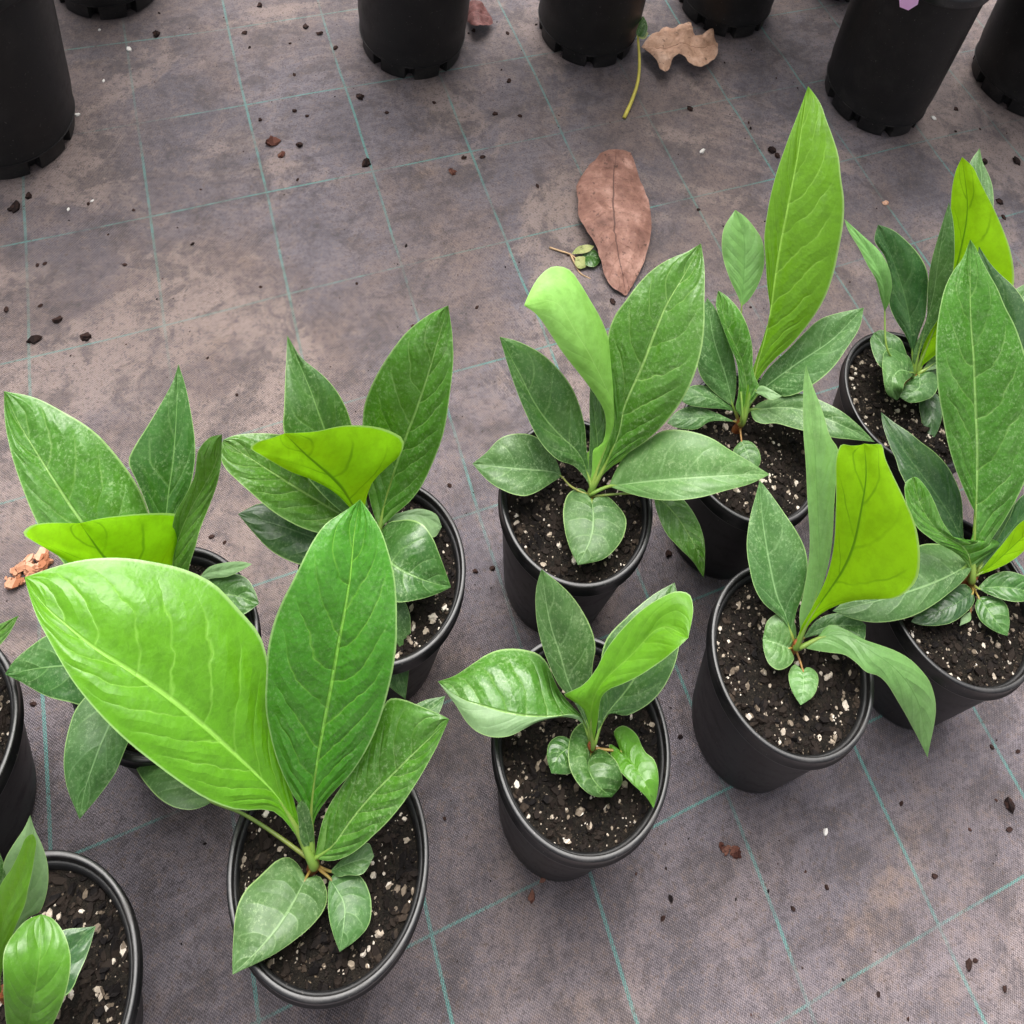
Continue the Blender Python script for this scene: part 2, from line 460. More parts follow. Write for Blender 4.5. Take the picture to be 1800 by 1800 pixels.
    gg = N.math('ADD', N.math('MULTIPLY', g1, 0.55), N.math('MULTIPLY', g2, 0.45))
    col = N.mix(N.sm(gg, 0.50, 0.62, 0.0, 0.62), col, (0.190, 0.138, 0.117))
    col = N.mix(N.sm(gg, 0.50, 0.40, 0.0, 0.70), col, (0.048, 0.038, 0.042))
    # marker threads
    def thread(g, half, seed, along):
        c = N.math('ABSOLUTE', N.math('SUBTRACT', N.math('FRACT', N.math('ADD', g, 0.5)), 0.5))
        line = N.sm(c, half, half * 0.55)
        twist = N.math('SINE', N.math('ADD', N.math('MULTIPLY', along, 2 * math.pi * 34.0), N.math('MULTIPLY', g, 2 * math.pi * 70.0)))
        line = N.math('MULTIPLY', line, N.sm(twist, -0.9, 0.2, 0.45, 1.0))
        vis = N.sm(N.noise(N.mapping(pos, loc=(seed, seed * 1.7, 0)), 5.5, 5.0, 0.7), 0.40, 0.56)
        return N.math('MULTIPLY', line, N.math('MULTIPLY_ADD', vis, 0.66, 0.18))
    cover = N.math('MULTIPLY_ADD', dirt, -0.55, 1.0)
    t1 = N.math('MULTIPLY', thread(ga, 0.0140, 3.1, gb), cover)
    t2 = N.math('MULTIPLY', thread(gb, 0.0092, 8.4, ga), cover)
    tt = N.math('MAXIMUM', t1, t2)
    col = N.mix(tt, col, N.mix(fine, (0.045, 0.215, 0.185), (0.11, 0.32, 0.285)))
    # shade of the weave, grains of soil
    col = N.mix(N.sm(weave, -0.15, -0.95, 0.0, 0.60), col, (0.022, 0.018, 0.022))
    col = N.mix(N.sm(weave, 0.2, 1.0, 0.0, 0.26), col, (0.36, 0.33, 0.35))
    col = N.mix(N.math('MULTIPLY', N.sm(fib, 0.58, 0.75), 0.25), col, (0.34, 0.31, 0.32))
    col = N.mix(N.math('MULTIPLY', N.sm(grit, 0.56, 0.66), 0.60), col, (0.040, 0.028, 0.024))
    speck = N.sm(N.noise(pos, 620.0, 2.0, 0.6), 0.70, 0.76)
    col = N.mix(N.math('MULTIPLY', speck, 0.5), col, (0.40, 0.34, 0.29))
    h = N.math('ADD', N.math('MULTIPLY', weave, 0.35), N.math('ADD', N.math('MULTIPLY', grit, 0.6), N.math('MULTIPLY', streak, 1.6)))
    nrm = N.bump(h, 0.55, 0.0016)
    return N.finish(N.principled(col, 0.62, 0.35, nrm).outputs[0])
MAT_GROUND = mat_material()

def ground_z(x, y):
    """gentle slack of the cloth over the soil, in metres"""
    p = Vector((x * 3.1, y * 3.1, 0.3))
    q = Vector(((x * 0.8591 + y * 0.51181) * 2.2, (x * 0.55709 + y * -0.83045) * 15.0, 1.7))
    return 0.0042 * noise.noise(p) + 0.0032 * noise.noise(q)

def axis(lo, hi, step, far):
    a = [lo + step * i for i in range(int((hi - lo) / step) + 1)]
    d, out = step, []
    x = lo
    while x > -far:
        d *= 1.5; x -= d; out.append(x)
    out.reverse()
    d, x, up_ = step, a[-1], []
    while x < far:
        d *= 1.5; x += d; up_.append(x)
    return out + a + up_

xs = axis(-1.1, 0.95, 0.013, 60.0)
ys = axis(-0.5, 1.35, 0.013, 60.0)
gv, gf = [], []
for y in ys:
    for x in xs:
        near = smoothstep(3.0, 1.5, math.hypot(x, y - 0.4))
        gv.append((x, y, ground_z(x, y) * near))
nx = len(xs)
for j in range(len(ys) - 1):
    for i in range(nx - 1):
        gf.append((j * nx + i, j * nx + i + 1, (j + 1) * nx + i + 1, (j + 1) * nx + i))
ground = obj("ground", mesh("ground", gv, gf), MAT_GROUND)
tag(ground, "grey woven weed mat with teal grid threads and soil stains", "ground", kind="structure")

# ------------------------------------------------------------------ pots
def lathe(profile, seg, close=False, notch=None):
    """profile of (r, z); notch(k, i) -> radius change for segment k, row i"""
    vs_, fs = [], []
    for i, (r, z) in enumerate(profile):
        for k in range(seg):
            a = 2 * math.pi * k / seg
            rr = r + (notch(k, i) if notch else 0.0)
            x, y = ov(rr * math.cos(a), rr * math.sin(a))
            vs_.append((x, y, z))
    n = len(profile)
    for i in range(n - 1 + (1 if close else 0)):
        i2 = (i + 1) % n
        for k in range(seg):
            k2 = (k + 1) % seg
            fs.append((i * seg + k, i * seg + k2, i2 * seg + k2, i2 * seg + k))
    return vs_, fs

PH, PR, PB = 0.1818, 0.0700, 0.0497          # small pot: height, rim radius, base radius
SOIL_Z = PH - 0.016

def small_pot_meshes():
    H, R, B = PH, PR, PB
    wall_top = R - 0.0042
    body = [(0.004, 0.0055), (B - 0.006, 0.0055), (B - 0.004, 0.001), (B - 0.001, 0.0006), (B + 0.0012, 0.0025),
            (B + 0.0022, 0.007), (B + 0.0045, 0.030), (wall_top + 0.0008, H - 0.0215), (wall_top + 0.001, H - 0.0160),
            (wall_top - 0.0005, H - 0.006), (wall_top - 0.0032, H - 0.010), (wall_top - 0.005, H - 0.030), (B + 0.001, 0.0085), (0.004, 0.0075)]
    rim = [(R - 0.0046, H - 0.014), (R - 0.0042, H - 0.0012), (R - 0.0038, H - 0.0002), (R - 0.0032, H), (R - 0.0012, H),
           (R - 0.0004, H - 0.0005), (R - 0.0002, H - 0.0016), (R - 0.0010, H - 0.0160), (R + 0.0003, H - 0.0172), (R + 0.0003, H - 0.0186),
           (R - 0.0012, H - 0.0190), (R - 0.0040, H - 0.0170)]
    b = mesh("pot", *lathe(body, 72))
    r = mesh("rim", *lathe(rim, 96, close=True))
    b.materials.append(MAT_POT); r.materials.append(MAT_RIM)
    return b, r
POT_ME, RIM_ME = small_pot_meshes()

def chunk(rnd, c, s, verts, faces, flat=0.75, long=1.0):
    """one irregular grain: a jittered octahedron-like lump, 8 faces"""
    rot = Matrix.Rotation(rnd.uniform(0, 6.28), 3, 'Z') @ Matrix.Rotation(rnd.uniform(-0.6, 0.6), 3, 'X') @ Matrix.Rotation(rnd.uniform(-0.6, 0.6), 3, 'Y')
    base = len(verts)
    dirs = [(1, 0.1, 0), (0.35, 0.9, 0.1), (-0.5, 0.8, -0.1), (-1, -0.1, 0.1), (-0.4, -0.9, 0), (0.5, -0.8, 0.05)]
    for sgn, sc in ((1, 0.55), (-1, 0.6)):
        for d in dirs:
            v = Vector((d[0] * sc * long * rnd.uniform(0.75, 1.2), d[1] * sc * rnd.uniform(0.75, 1.2), flat * 0.5 * sgn * rnd.uniform(0.6, 1.1) + d[2] * 0.3))
            verts.append(tuple(Vector(c) + rot @ (v * s)))
    for k in range(6):
        k2 = (k + 1) % 6
        faces.append((base + k, base + 6 + k, base + 6 + k2, base + k2))
    faces.append(tuple(base + k for k in range(6)))
    faces.append(tuple(base + 11 - k for k in range(6)))

def soil_meshes(seed, R, z0, rim_gap=0.0062, n_bark=1000, n_perl=430, mound=0.004):
    rnd = random.Random(seed)
    off = Vector((seed * 3.7, seed * 1.3, 0))
    rings, seg = 20, 60
    def hz(x, y, r):
        p = Vector((x, y, 0)) + off
        return z0 + mound * (1 - (r / R) ** 2) + 0.0032 * noise.noise(p * 60) + 0.0022 * noise.noise(p * 170)
    Ri = R - rim_gap
    vs_, fs = [(0, 0, hz(0, 0, 0))], []
    for i in range(1, rings + 1):
        r = Ri * i / rings
        for k in range(seg):
            a = 2 * math.pi * (k + 0.5 * (i % 2)) / seg
            x, y = r * math.cos(a), r * math.sin(a)
            X, Y = ov(x, y)
            vs_.append((X, Y, hz(x, y, r)))
    for k in range(seg):
        fs.append((0, 1 + k, 1 + (k + 1) % seg))
    for i in range(rings - 1):
        for k in range(seg):
            k2 = (k + 1) % seg
            a = 1 + i * seg
            fs.append((a + k, a + seg + k, a + seg + k2, a + k2))
    soil = mesh("potting_mix", vs_, fs)
    def scatter(n, smin, smax, flat, long, sink):
        v, f = [], []
        for _ in range(n):
            r = (Ri - 0.002) * math.sqrt(rnd.random()); a = rnd.uniform(0, 6.2832)
            x, y = r * math.cos(a), r * math.sin(a)
            s = smin * (smax / smin) ** (rnd.random() ** 2.6)
            X, Y = ov(x, y)
            chunk(rnd, (X, Y, hz(x, y, r) + s * sink), s, v, f, flat, rnd.uniform(1.0, long))
        return v, f
    bark = mesh("bark_bits", *scatter(n_bark, 0.0013, 0.0055, 0.6, 2.4, 0.10), smooth=False)
    perl = mesh("perlite_grains", *scatter(n_perl, 0.0006, 0.0042, 0.8, 1.8, 0.12), smooth=False)
    return soil, bark, perl

# ------------------------------------------------------------------ leaves
def leaf_mesh(tab, seed, ns=42, nc=7):
    """tab: left margin, midrib and right margin as rows of coordinates in tenths of a millimetre"""
    curves = []
    for row in tab:
        pts = [Vector((row[i] * 1e-4, row[i + 1] * 1e-4, row[i + 2] * 1e-4)) for i in range(0, len(row), 3)]
        curves.append(crom(pts, ns))
    Lc, Mc, Rc = curves
    rnd = random.Random(seed)
    o = Vector((rnd.uniform(-50, 50), rnd.uniform(-50, 50), 0))
    verts, uvs, faces = [], [], []
    W = nc * 2 + 1
    run = [0.0]
    for i in range(1, ns):
        run.append(run[-1] + (Mc[i] - Mc[i - 1]).length)
    for i in range(ns):
        t = run[i] / run[-1]
        T = (Mc[min(i + 1, ns - 1)] - Mc[max(i - 1, 0)]).normalized()
        across = Rc[i] - Lc[i]
        nrm = T.cross(across)
        if nrm.length < 1e-9: nrm = Vector((0, 0, 1))
        nrm.normalize()
        if nrm.z < 0: nrm = -nrm
        wl, wr = (Lc[i] - Mc[i]).length, (Rc[i] - Mc[i]).length
        for j in range(W):
            s = (j - nc) / nc
            if s < 0:
                p = Mc[i].lerp(Lc[i], -s); w = wl
            else:
                p = Mc[i].lerp(Rc[i], s); w = wr
            a = abs(s)
            p = p + nrm * (0.10 * w * math.sin(math.pi * a))                    # each half is slightly arched
            ph = math.sin((t * 8.5 - a * 1.9) * 2 * math.pi + (0.4 if s < 0 else 0.0))
            p = p + nrm * (0.008 * w * ph * math.sin(math.pi * min(1, a * 0.95)) * smoothstep(0.08, 0.3, t))   # puckering between side veins
            p = p + nrm * (0.07 * w * a * noise.noise(Vector((t * 6.0, s * 1.5, 0)) + o))               # uneven margin
            verts.append(p)
            uvs.append((0.5 + 0.5 * s, t))
    for i in range(ns - 1):
        for j in range(W - 1):
            faces.append((i * W + j, i * W + j + 1, (i + 1) * W + j + 1, (i + 1) * W + j))
    me = mesh("leaf", verts, faces, True, uvs)
    return me, Mc, nc, W

PLANTS = {
    1: dict(loc=(-0.1597, -0.0987), z=0.0, stem=(-94, -46, 1938), label='front potted plant with a huge lime leaf sweeping left and an upright green leaf', leaves=[
        ('bright', None, [], [[-101,-53,1958,-264,45,2108,-432,100,2254,-632,39,2398,-831,32,2539,-1016,60,2676,-1191,99,2800,-1359,143,2909,-1518,198,2999,-1668,263,3072,-1810,336,3128,-1940,419,3168,-2062,504,3197,-2176,585,3218,-2270,667,3233,-2344,740,3246,-2389,789,3258],
            [-101,-53,1958,-248,57,2106,-399,159,2252,-574,229,2395,-751,284,2534,-923,335,2666,-1090,380,2787,-1255,421,2892,-1416,456,2981,-1573,487,3057,-1725,515,3118,-1870,555,3163,-2007,602,3193,-2136,648,3214,-2246,701,3231,-2333,754,3245,-2389,789,3258],
            [-101,-53,1958,-237,88,2119,-371,248,2278,-501,408,2429,-621,569,2571,-715,737,2707,-839,889,2839,-1034,979,2965,-1232,1055,3076,-1440,1074,3163,-1638,1056,3224,-1823,1030,3259,-1990,990,3271,-2133,939,3271,-2246,879,3266,-2334,825,3261,-2389,789,3258]]),
        ('mid2', None, [], [[-115,-20,1958,-180,112,2144,-324,189,2331,-448,282,2518,-547,381,2708,-615,485,2899,-650,592,3086,-679,697,3258,-680,805,3405,-656,911,3530,-621,1015,3633,-593,1121,3713,-564,1225,3769,-519,1321,3803,-445,1393,3823,-385,1454,3839,-348,1494,3858],
            [-115,-20,1958,-166,101,2123,-201,220,2288,-216,336,2457,-225,447,2631,-229,553,2805,-232,655,2972,-239,755,3126,-247,852,3266,-252,947,3393,-262,1041,3503,-277,1134,3594,-299,1224,3667,-321,1310,3727,-335,1388,3778,-344,1455,3821,-348,1494,3858],
            [-115,-20,1958,-152,114,2134,-86,227,2312,24,330,2499,98,437,2693,140,547,2884,154,657,3061,155,765,3221,139,872,3362,102,976,3482,58,1080,3577,4,1181,3653,-66,1272,3715,-140,1354,3766,-222,1418,3805,-297,1467,3834,-348,1494,3858]]),
        ('mid', None, [], [[-87,-39,1958,-96,49,2051,-95,134,2150,-70,215,2245,-25,291,2331,18,367,2409,47,443,2485,71,517,2560,97,588,2635,117,656,2707,153,720,2766,246,725,2805,338,712,2826,421,699,2837,494,685,2845,554,672,2851,593,661,2858],
            [-87,-39,1958,-9,9,2032,42,67,2105,79,130,2176,121,189,2246,165,244,2313,213,297,2379,262,345,2442,311,392,2503,357,437,2561,401,479,2616,443,519,2668,482,556,2716,517,591,2760,549,621,2798,575,647,2830,593,661,2858],
            [-87,-39,1958,33,-44,2039,134,-15,2119,211,32,2201,273,85,2286,332,136,2368,382,190,2443,423,246,2508,456,303,2566,486,359,2617,511,413,2664,533,466,2707,552,516,2746,566,563,2780,577,605,2809,586,640,2834,593,661,2858]]),
        ('dull', None, [], [[-115,-131,1858,-185,-71,1831,-274,-40,1822,-345,-77,1837,-390,-134,1866,-430,-190,1892,-466,-244,1907,-483,-300,1913,-486,-355,1914,-477,-407,1913,-463,-455,1910,-446,-500,1907,-428,-542,1906,-411,-579,1906,-396,-613,1907,-383,-640,1908,-375,-658,1908],
            [-115,-131,1858,-125,-184,1882,-133,-235,1906,-143,-284,1928,-155,-329,1944,-170,-371,1954,-187,-411,1957,-206,-447,1957,-227,-481,1956,-248,-512,1953,-270,-541,1947,-291,-567,1939,-313,-591,1931,-333,-613,1924,-351,-632,1918,-366,-648,1912,-375,-658,1908],
            [-115,-131,1858,-37,-98,1829,30,-144,1819,65,-206,1830,63,-271,1855,35,-329,1881,0,-381,1902,-40,-426,1917,-82,-467,1926,-125,-504,1932,-168,-537,1934,-212,-565,1932,-254,-590,1928,-293,-612,1922,-328,-631,1917,-356,-648,1912,-375,-658,1908]]),
        ('dull', None, [], [[45,-103,1858,47,-135,1859,56,-166,1861,67,-196,1866,79,-224,1872,91,-252,1879,105,-278,1884,120,-302,1887,136,-325,1887,152,-345,1886,168,-364,1882,184,-381,1877,200,-397,1872,215,-411,1868,228,-423,1864,238,-433,1861,245,-440,1858],
            [45,-103,1858,78,-129,1870,111,-153,1882,143,-177,1893,171,-200,1901,193,-225,1906,207,-252,1907,215,-278,1907,220,-303,1906,225,-326,1903,230,-348,1897,234,-368,1889,237,-387,1881,239,-404,1874,242,-419,1868,244,-432,1862,245,-440,1858],
            [45,-103,1858,78,-59,1853,143,-40,1854,212,-49,1860,272,-75,1866,316,-113,1869,349,-153,1870,370,-195,1870,383,-237,1868,385,-277,1866,373,-313,1864,350,-343,1861,326,-370,1860,301,-394,1859,277,-413,1859,257,-430,1858,245,-440,1858]]),
        ('dull', None, [], [[30,-67,1858,48,-47,1879,66,-28,1900,85,-10,1920,106,6,1939,128,21,1955,149,36,1967,170,51,1974,189,66,1978,206,82,1979,224,97,1980,247,97,1977,263,84,1973,275,71,1969,285,60,1964,294,50,1961,301,45,1958],
            [30,-67,1858,52,-58,1874,73,-48,1890,94,-39,1906,114,-31,1922,134,-23,1936,154,-15,1947,173,-7,1954,191,0,1957,209,8,1958,226,15,1958,243,21,1958,258,27,1958,272,33,1958,284,38,1958,294,42,1958,301,45,1958],
            [30,-67,1858,62,-80,1878,94,-91,1898,124,-89,1918,150,-81,1938,179,-78,1954,207,-76,1964,233,-72,1969,255,-62,1969,269,-48,1968,277,-31,1965,283,-15,1964,287,1,1962,291,15,1961,295,28,1959,298,38,1958,301,45,1958]]),
        ('dull', None, [], [[-76,2,1958,-66,83,2013,-58,163,2068,-45,241,2122,-23,316,2172,7,388,2221,42,457,2266,80,523,2309,122,587,2347,167,647,2378,214,704,2402,263,757,2421,315,803,2434,371,840,2444,429,864,2450,480,881,2454,512,893,2458],
            [-76,2,1958,-37,75,2007,1,146,2056,38,216,2103,76,284,2150,115,350,2195,154,415,2238,193,477,2280,231,537,2318,270,596,2350,309,652,2375,348,706,2394,389,755,2410,428,799,2425,464,839,2438,493,872,2449,512,893,2458],
            [-76,2,1958,-12,65,2012,50,126,2066,110,187,2119,166,248,2170,218,309,2218,267,369,2264,313,428,2307,354,488,2343,391,547,2373,424,607,2396,452,665,2414,477,721,2427,496,774,2438,508,824,2446,510,866,2452,512,893,2458]]),
        ('dull', None, [], [[-108,-18,1958,-135,-13,1999,-163,-8,2040,-187,0,2079,-204,13,2114,-216,29,2146,-225,45,2175,-233,61,2202,-240,77,2229,-249,91,2256,-257,104,2282,-265,117,2306,-271,129,2326,-271,142,2341,-264,153,2349,-257,162,2354,-252,168,2358],
            [-108,-18,1958,-121,-3,1991,-135,12,2023,-149,26,2055,-161,40,2086,-173,54,2116,-184,67,2145,-194,80,2173,-204,93,2200,-212,105,2226,-220,117,2250,-227,128,2273,-233,139,2295,-239,148,2314,-245,157,2331,-249,164,2345,-252,168,2358],
            [-108,-18,1958,-112,1,1989,-115,19,2019,-120,37,2050,-126,54,2081,-134,69,2113,-143,84,2144,-153,98,2174,-163,111,2204,-173,123,2231,-183,134,2257,-194,144,2281,-206,153,2302,-219,160,2320,-233,164,2334,-245,166,2347,-252,168,2358]]),
        ('dull', None, [-108, -41, 1883, -421, 52, 1908, -668, 109, 1933], [[-890,127,1958,-941,88,1960,-1003,62,1959,-1075,55,1955,-1150,61,1941,-1225,81,1914,-1300,113,1870,-1373,152,1813,-1445,194,1751,-1510,238,1692,-1568,283,1640,-1618,329,1595,-1660,373,1558,-1695,414,1526,-1722,452,1500,-1743,484,1478,-1759,506,1458],
            [-890,127,1958,-952,152,1945,-1014,177,1933,-1075,203,1916,-1136,231,1891,-1198,263,1853,-1261,296,1805,-1323,329,1754,-1385,359,1705,-1446,386,1660,-1504,410,1620,-1558,431,1584,-1610,450,1552,-1657,468,1523,-1700,484,1497,-1735,497,1476,-1759,506,1458],
            [-890,127,1958,-869,179,1968,-896,231,1973,-954,274,1968,-1019,313,1951,-1089,351,1919,-1164,385,1872,-1241,417,1816,-1318,446,1759,-1392,471,1705,-1464,491,1656,-1532,506,1611,-1594,515,1571,-1649,517,1536,-1695,512,1506,-1733,508,1480,-1759,506,1458]]),
    ]),
    2: dict(loc=(0.0, 0.0), z=0.0, stem=(70, -36, 1938), label='small low potted plant in the middle of the front row with a lime curled leaf', leaves=[
        ('mid', 'pale', [], [[25,6,1958,-59,57,2031,-177,44,2099,-288,-1,2153,-387,-53,2187,-469,-113,2201,-547,-168,2205,-637,-199,2204,-729,-206,2203,-816,-189,2201,-890,-153,2198,-950,-106,2192,-1004,-59,2180,-1059,-17,2164,-1109,21,2145,-1151,54,2126,-1178,77,2108],
            [25,6,1958,-31,66,2023,-125,76,2085,-227,31,2138,-325,-5,2181,-421,-33,2213,-514,-50,2236,-603,-57,2250,-689,-58,2256,-771,-52,2254,-849,-45,2245,-923,-35,2226,-992,-15,2200,-1053,9,2173,-1106,36,2147,-1150,60,2126,-1178,77,2108],
            [25,6,1958,-38,82,2023,-144,127,2073,-240,182,2105,-316,253,2130,-388,324,2156,-484,370,2183,-595,374,2206,-701,360,2217,-797,329,2216,-873,282,2204,-933,229,2185,-991,183,2163,-1045,142,2145,-1098,111,2130,-1146,90,2118,-1178,77,2108]]),
        ('dull', None, [], [[50,-8,1958,-20,48,2038,-90,101,2117,-171,142,2195,-263,168,2269,-336,210,2340,-395,259,2409,-448,308,2475,-495,358,2536,-534,410,2592,-565,463,2643,-588,514,2691,-605,564,2735,-614,611,2774,-614,654,2806,-611,690,2834,-609,711,2858],
            [50,-8,1958,-6,53,2032,-64,110,2105,-135,156,2176,-203,203,2246,-256,256,2313,-303,309,2379,-350,359,2442,-399,406,2503,-442,453,2561,-478,500,2616,-508,546,2668,-535,589,2716,-558,629,2760,-579,665,2798,-597,695,2830,-609,711,2858],
            [50,-8,1958,23,68,2036,-2,142,2112,-26,213,2188,-47,282,2269,-63,349,2350,-70,415,2425,-103,476,2493,-156,526,2559,-218,566,2624,-281,601,2683,-346,631,2732,-412,655,2769,-474,675,2798,-531,692,2820,-578,705,2839,-609,711,2858]]),
        ('bright2', None, [], [[73,-57,1958,-8,14,2203,-112,84,2378,-246,68,2466,-122,141,2522,-48,240,2597,-8,342,2687,54,433,2779,126,514,2869,208,585,2952,302,643,3024,403,689,3077,505,680,3101,546,598,3097,548,520,3081,541,456,3067,538,415,3058],
            [73,-57,1958,31,-13,2121,-4,31,2274,-17,81,2403,-6,138,2500,31,194,2572,81,244,2632,135,292,2688,185,338,2742,227,386,2794,266,432,2843,309,471,2889,365,492,2932,424,478,2971,473,452,3005,512,430,3033,538,415,3058],
            [73,-57,1958,64,-14,2102,53,26,2245,38,65,2376,35,110,2483,78,144,2567,145,164,2634,206,189,2689,264,217,2739,315,247,2787,361,274,2842,402,297,2904,437,318,2966,470,342,3013,498,370,3038,522,397,3050,538,415,3058]]),
        ('dark', None, [], [[86,-37,1958,80,51,2011,64,136,2061,43,219,2111,24,301,2162,10,380,2216,-1,457,2269,11,533,2319,56,601,2362,113,662,2395,168,724,2419,225,783,2433,281,839,2443,337,889,2448,391,930,2452,437,963,2455,467,984,2458],
            [86,-37,1958,97,45,2007,124,123,2056,172,193,2103,225,260,2150,269,329,2195,306,398,2238,340,466,2280,369,534,2318,395,602,2350,416,669,2375,431,736,2394,441,800,2410,449,859,2425,456,912,2438,463,956,2449,467,984,2458],
            [86,-37,1958,100,56,2015,148,135,2071,267,130,2128,364,175,2184,444,235,2237,501,307,2286,538,386,2329,562,467,2364,570,549,2391,569,630,2411,563,708,2425,549,781,2436,527,847,2444,502,905,2449,480,953,2453,467,984,2458]]),
        ('dark', None, [], [[-42,-36,1858,-81,-29,1862,-119,-21,1866,-156,-17,1870,-193,-24,1875,-223,-43,1879,-245,-67,1881,-256,-93,1881,-257,-119,1879,-254,-143,1875,-249,-165,1872,-240,-185,1868,-228,-203,1865,-216,-219,1863,-206,-232,1861,-197,-244,1859,-192,-251,1858],
            [-42,-36,1858,-62,-53,1866,-83,-70,1874,-103,-85,1882,-121,-101,1890,-138,-117,1896,-152,-133,1900,-163,-149,1900,-170,-164,1896,-175,-178,1891,-179,-192,1885,-181,-205,1879,-184,-217,1873,-186,-228,1869,-188,-238,1864,-190,-246,1861,-192,-251,1858],
            [-42,-36,1858,-48,-62,1859,-54,-88,1860,-57,-113,1860,-55,-137,1861,-50,-160,1863,-45,-182,1865,-43,-203,1865,-50,-222,1861,-70,-233,1857,-92,-238,1854,-114,-241,1853,-134,-243,1854,-153,-245,1856,-169,-247,1857,-183,-250,1858,-192,-251,1858]]),
        ('dark', None, [], [[70,-87,1858,73,5,1791,43,83,1744,-20,131,1742,-80,69,1791,-103,-16,1859,-105,-94,1913,-95,-163,1948,-71,-223,1974,-36,-272,1994,7,-310,2000,57,-333,1986,110,-344,1957,164,-342,1925,213,-329,1898,253,-317,1876,280,-308,1858],
            [70,-87,1858,68,-120,1882,64,-152,1906,66,-182,1928,75,-208,1944,89,-229,1954,106,-247,1957,124,-262,1957,143,-275,1955,162,-285,1948,183,-292,1936,204,-296,1921,223,-300,1905,242,-302,1890,258,-305,1878,271,-307,1867,280,-308,1858],
            [70,-87,1858,103,-47,1825,141,-20,1814,183,-30,1835,217,-57,1878,246,-86,1915,273,-113,1932,296,-137,1930,316,-158,1912,331,-178,1883,340,-197,1853,340,-219,1833,330,-241,1829,315,-262,1835,300,-282,1845,288,-298,1852,280,-308,1858]]),
        ('mid3', None, [], [[298,-26,1858,251,7,1827,208,12,1813,223,-36,1825,244,-83,1855,273,-125,1886,307,-158,1910,345,-185,1926,383,-207,1936,419,-228,1941,456,-244,1938,491,-258,1929,523,-271,1914,550,-285,1899,572,-299,1883,589,-311,1870,602,-317,1858],
            [298,-26,1858,329,-51,1882,359,-76,1906,387,-100,1928,413,-124,1944,438,-147,1954,462,-168,1957,484,-188,1957,504,-208,1955,522,-227,1948,538,-244,1936,552,-260,1921,565,-275,1905,576,-289,1890,587,-301,1878,596,-312,1867,602,-317,1858],
            [298,-26,1858,260,42,1817,228,108,1795,279,153,1809,350,132,1851,405,84,1897,438,26,1930,480,-20,1948,537,-46,1957,571,-88,1958,591,-131,1951,603,-173,1937,608,-211,1918,609,-245,1899,606,-276,1883,603,-302,1869,602,-317,1858]]),
    ]),
    3: dict(loc=(0.1601, 0.0881), z=0.0, stem=(17, 73, 1938), label='front row potted plant with an upright lime backlit leaf and a long leaf drooping right', leaves=[
        ('dull', None, [], [[-31,112,1908,-106,171,1975,-207,202,2040,-314,225,2099,-396,273,2150,-454,335,2198,-495,405,2244,-529,475,2287,-553,546,2328,-564,619,2366,-566,689,2402,-562,757,2434,-554,821,2465,-545,880,2492,-538,933,2517,-532,977,2538,-529,1003,2558],
            [-31,112,1908,-84,177,1969,-140,238,2030,-206,291,2089,-255,353,2143,-294,419,2193,-330,484,2238,-362,549,2281,-392,612,2321,-420,674,2360,-444,734,2396,-465,791,2431,-483,846,2463,-498,897,2492,-511,942,2518,-521,980,2539,-529,1003,2558],
            [-31,112,1908,-36,194,1981,-34,273,2054,-12,348,2131,-6,421,2209,-13,494,2280,-35,566,2339,-76,632,2386,-134,689,2422,-195,741,2451,-256,789,2475,-314,836,2496,-368,880,2513,-418,921,2527,-464,956,2538,-504,986,2548,-529,1003,2558]]),
        ('pale2', None, [], [[30,108,1958,-19,228,2079,-21,350,2204,-26,469,2329,-44,584,2449,-79,696,2563,-125,802,2671,-165,907,2773,-201,1010,2869,-239,1110,2958,-276,1209,3037,-303,1306,3108,-325,1400,3171,-343,1489,3228,-354,1569,3277,-357,1638,3320,-360,1676,3358],
            [30,108,1958,73,233,2081,91,358,2203,80,480,2322,45,596,2438,3,708,2551,-38,817,2660,-77,923,2764,-116,1026,2863,-153,1127,2953,-188,1227,3033,-223,1324,3104,-257,1415,3169,-290,1500,3227,-319,1576,3278,-343,1640,3321,-360,1676,3358],
            [30,108,1958,76,236,2087,114,361,2217,133,486,2346,134,608,2473,115,725,2595,87,838,2713,67,950,2826,52,1061,2930,36,1174,3017,-59,1243,3084,-119,1339,3141,-177,1429,3195,-239,1507,3243,-291,1580,3285,-332,1642,3323,-360,1676,3358]]),
        ('under', None, [], [[4,32,1958,-10,114,2105,27,196,2256,56,274,2408,76,351,2558,75,426,2703,58,499,2842,31,568,2974,-1,636,3095,-30,704,3202,-59,772,3296,-86,838,3379,-98,905,3451,-76,973,3502,-7,967,3529,59,977,3543,99,991,3558],
            [4,32,1958,21,112,2106,52,185,2252,93,252,2395,133,315,2534,169,378,2668,191,442,2795,200,508,2915,197,573,3025,190,637,3127,184,700,3219,179,763,3299,169,823,3368,152,879,3427,131,928,3478,113,969,3521,99,991,3558],
            [4,32,1958,46,135,2175,154,197,2388,290,213,2587,432,195,2765,568,188,2923,655,263,3063,657,373,3181,618,480,3278,558,581,3357,482,672,3418,405,759,3465,333,842,3508,271,920,3550,237,1006,3576,154,990,3576,99,991,3558]]),
        ('dull2', None, [], [[-38,38,1858,-8,11,1850,5,-25,1848,-16,-66,1855,-51,-104,1869,-92,-133,1885,-136,-148,1899,-176,-143,1908,-207,-129,1912,-230,-107,1912,-245,-82,1912,-257,-56,1911,-266,-31,1910,-272,-7,1909,-274,15,1909,-277,33,1908,-279,45,1908],
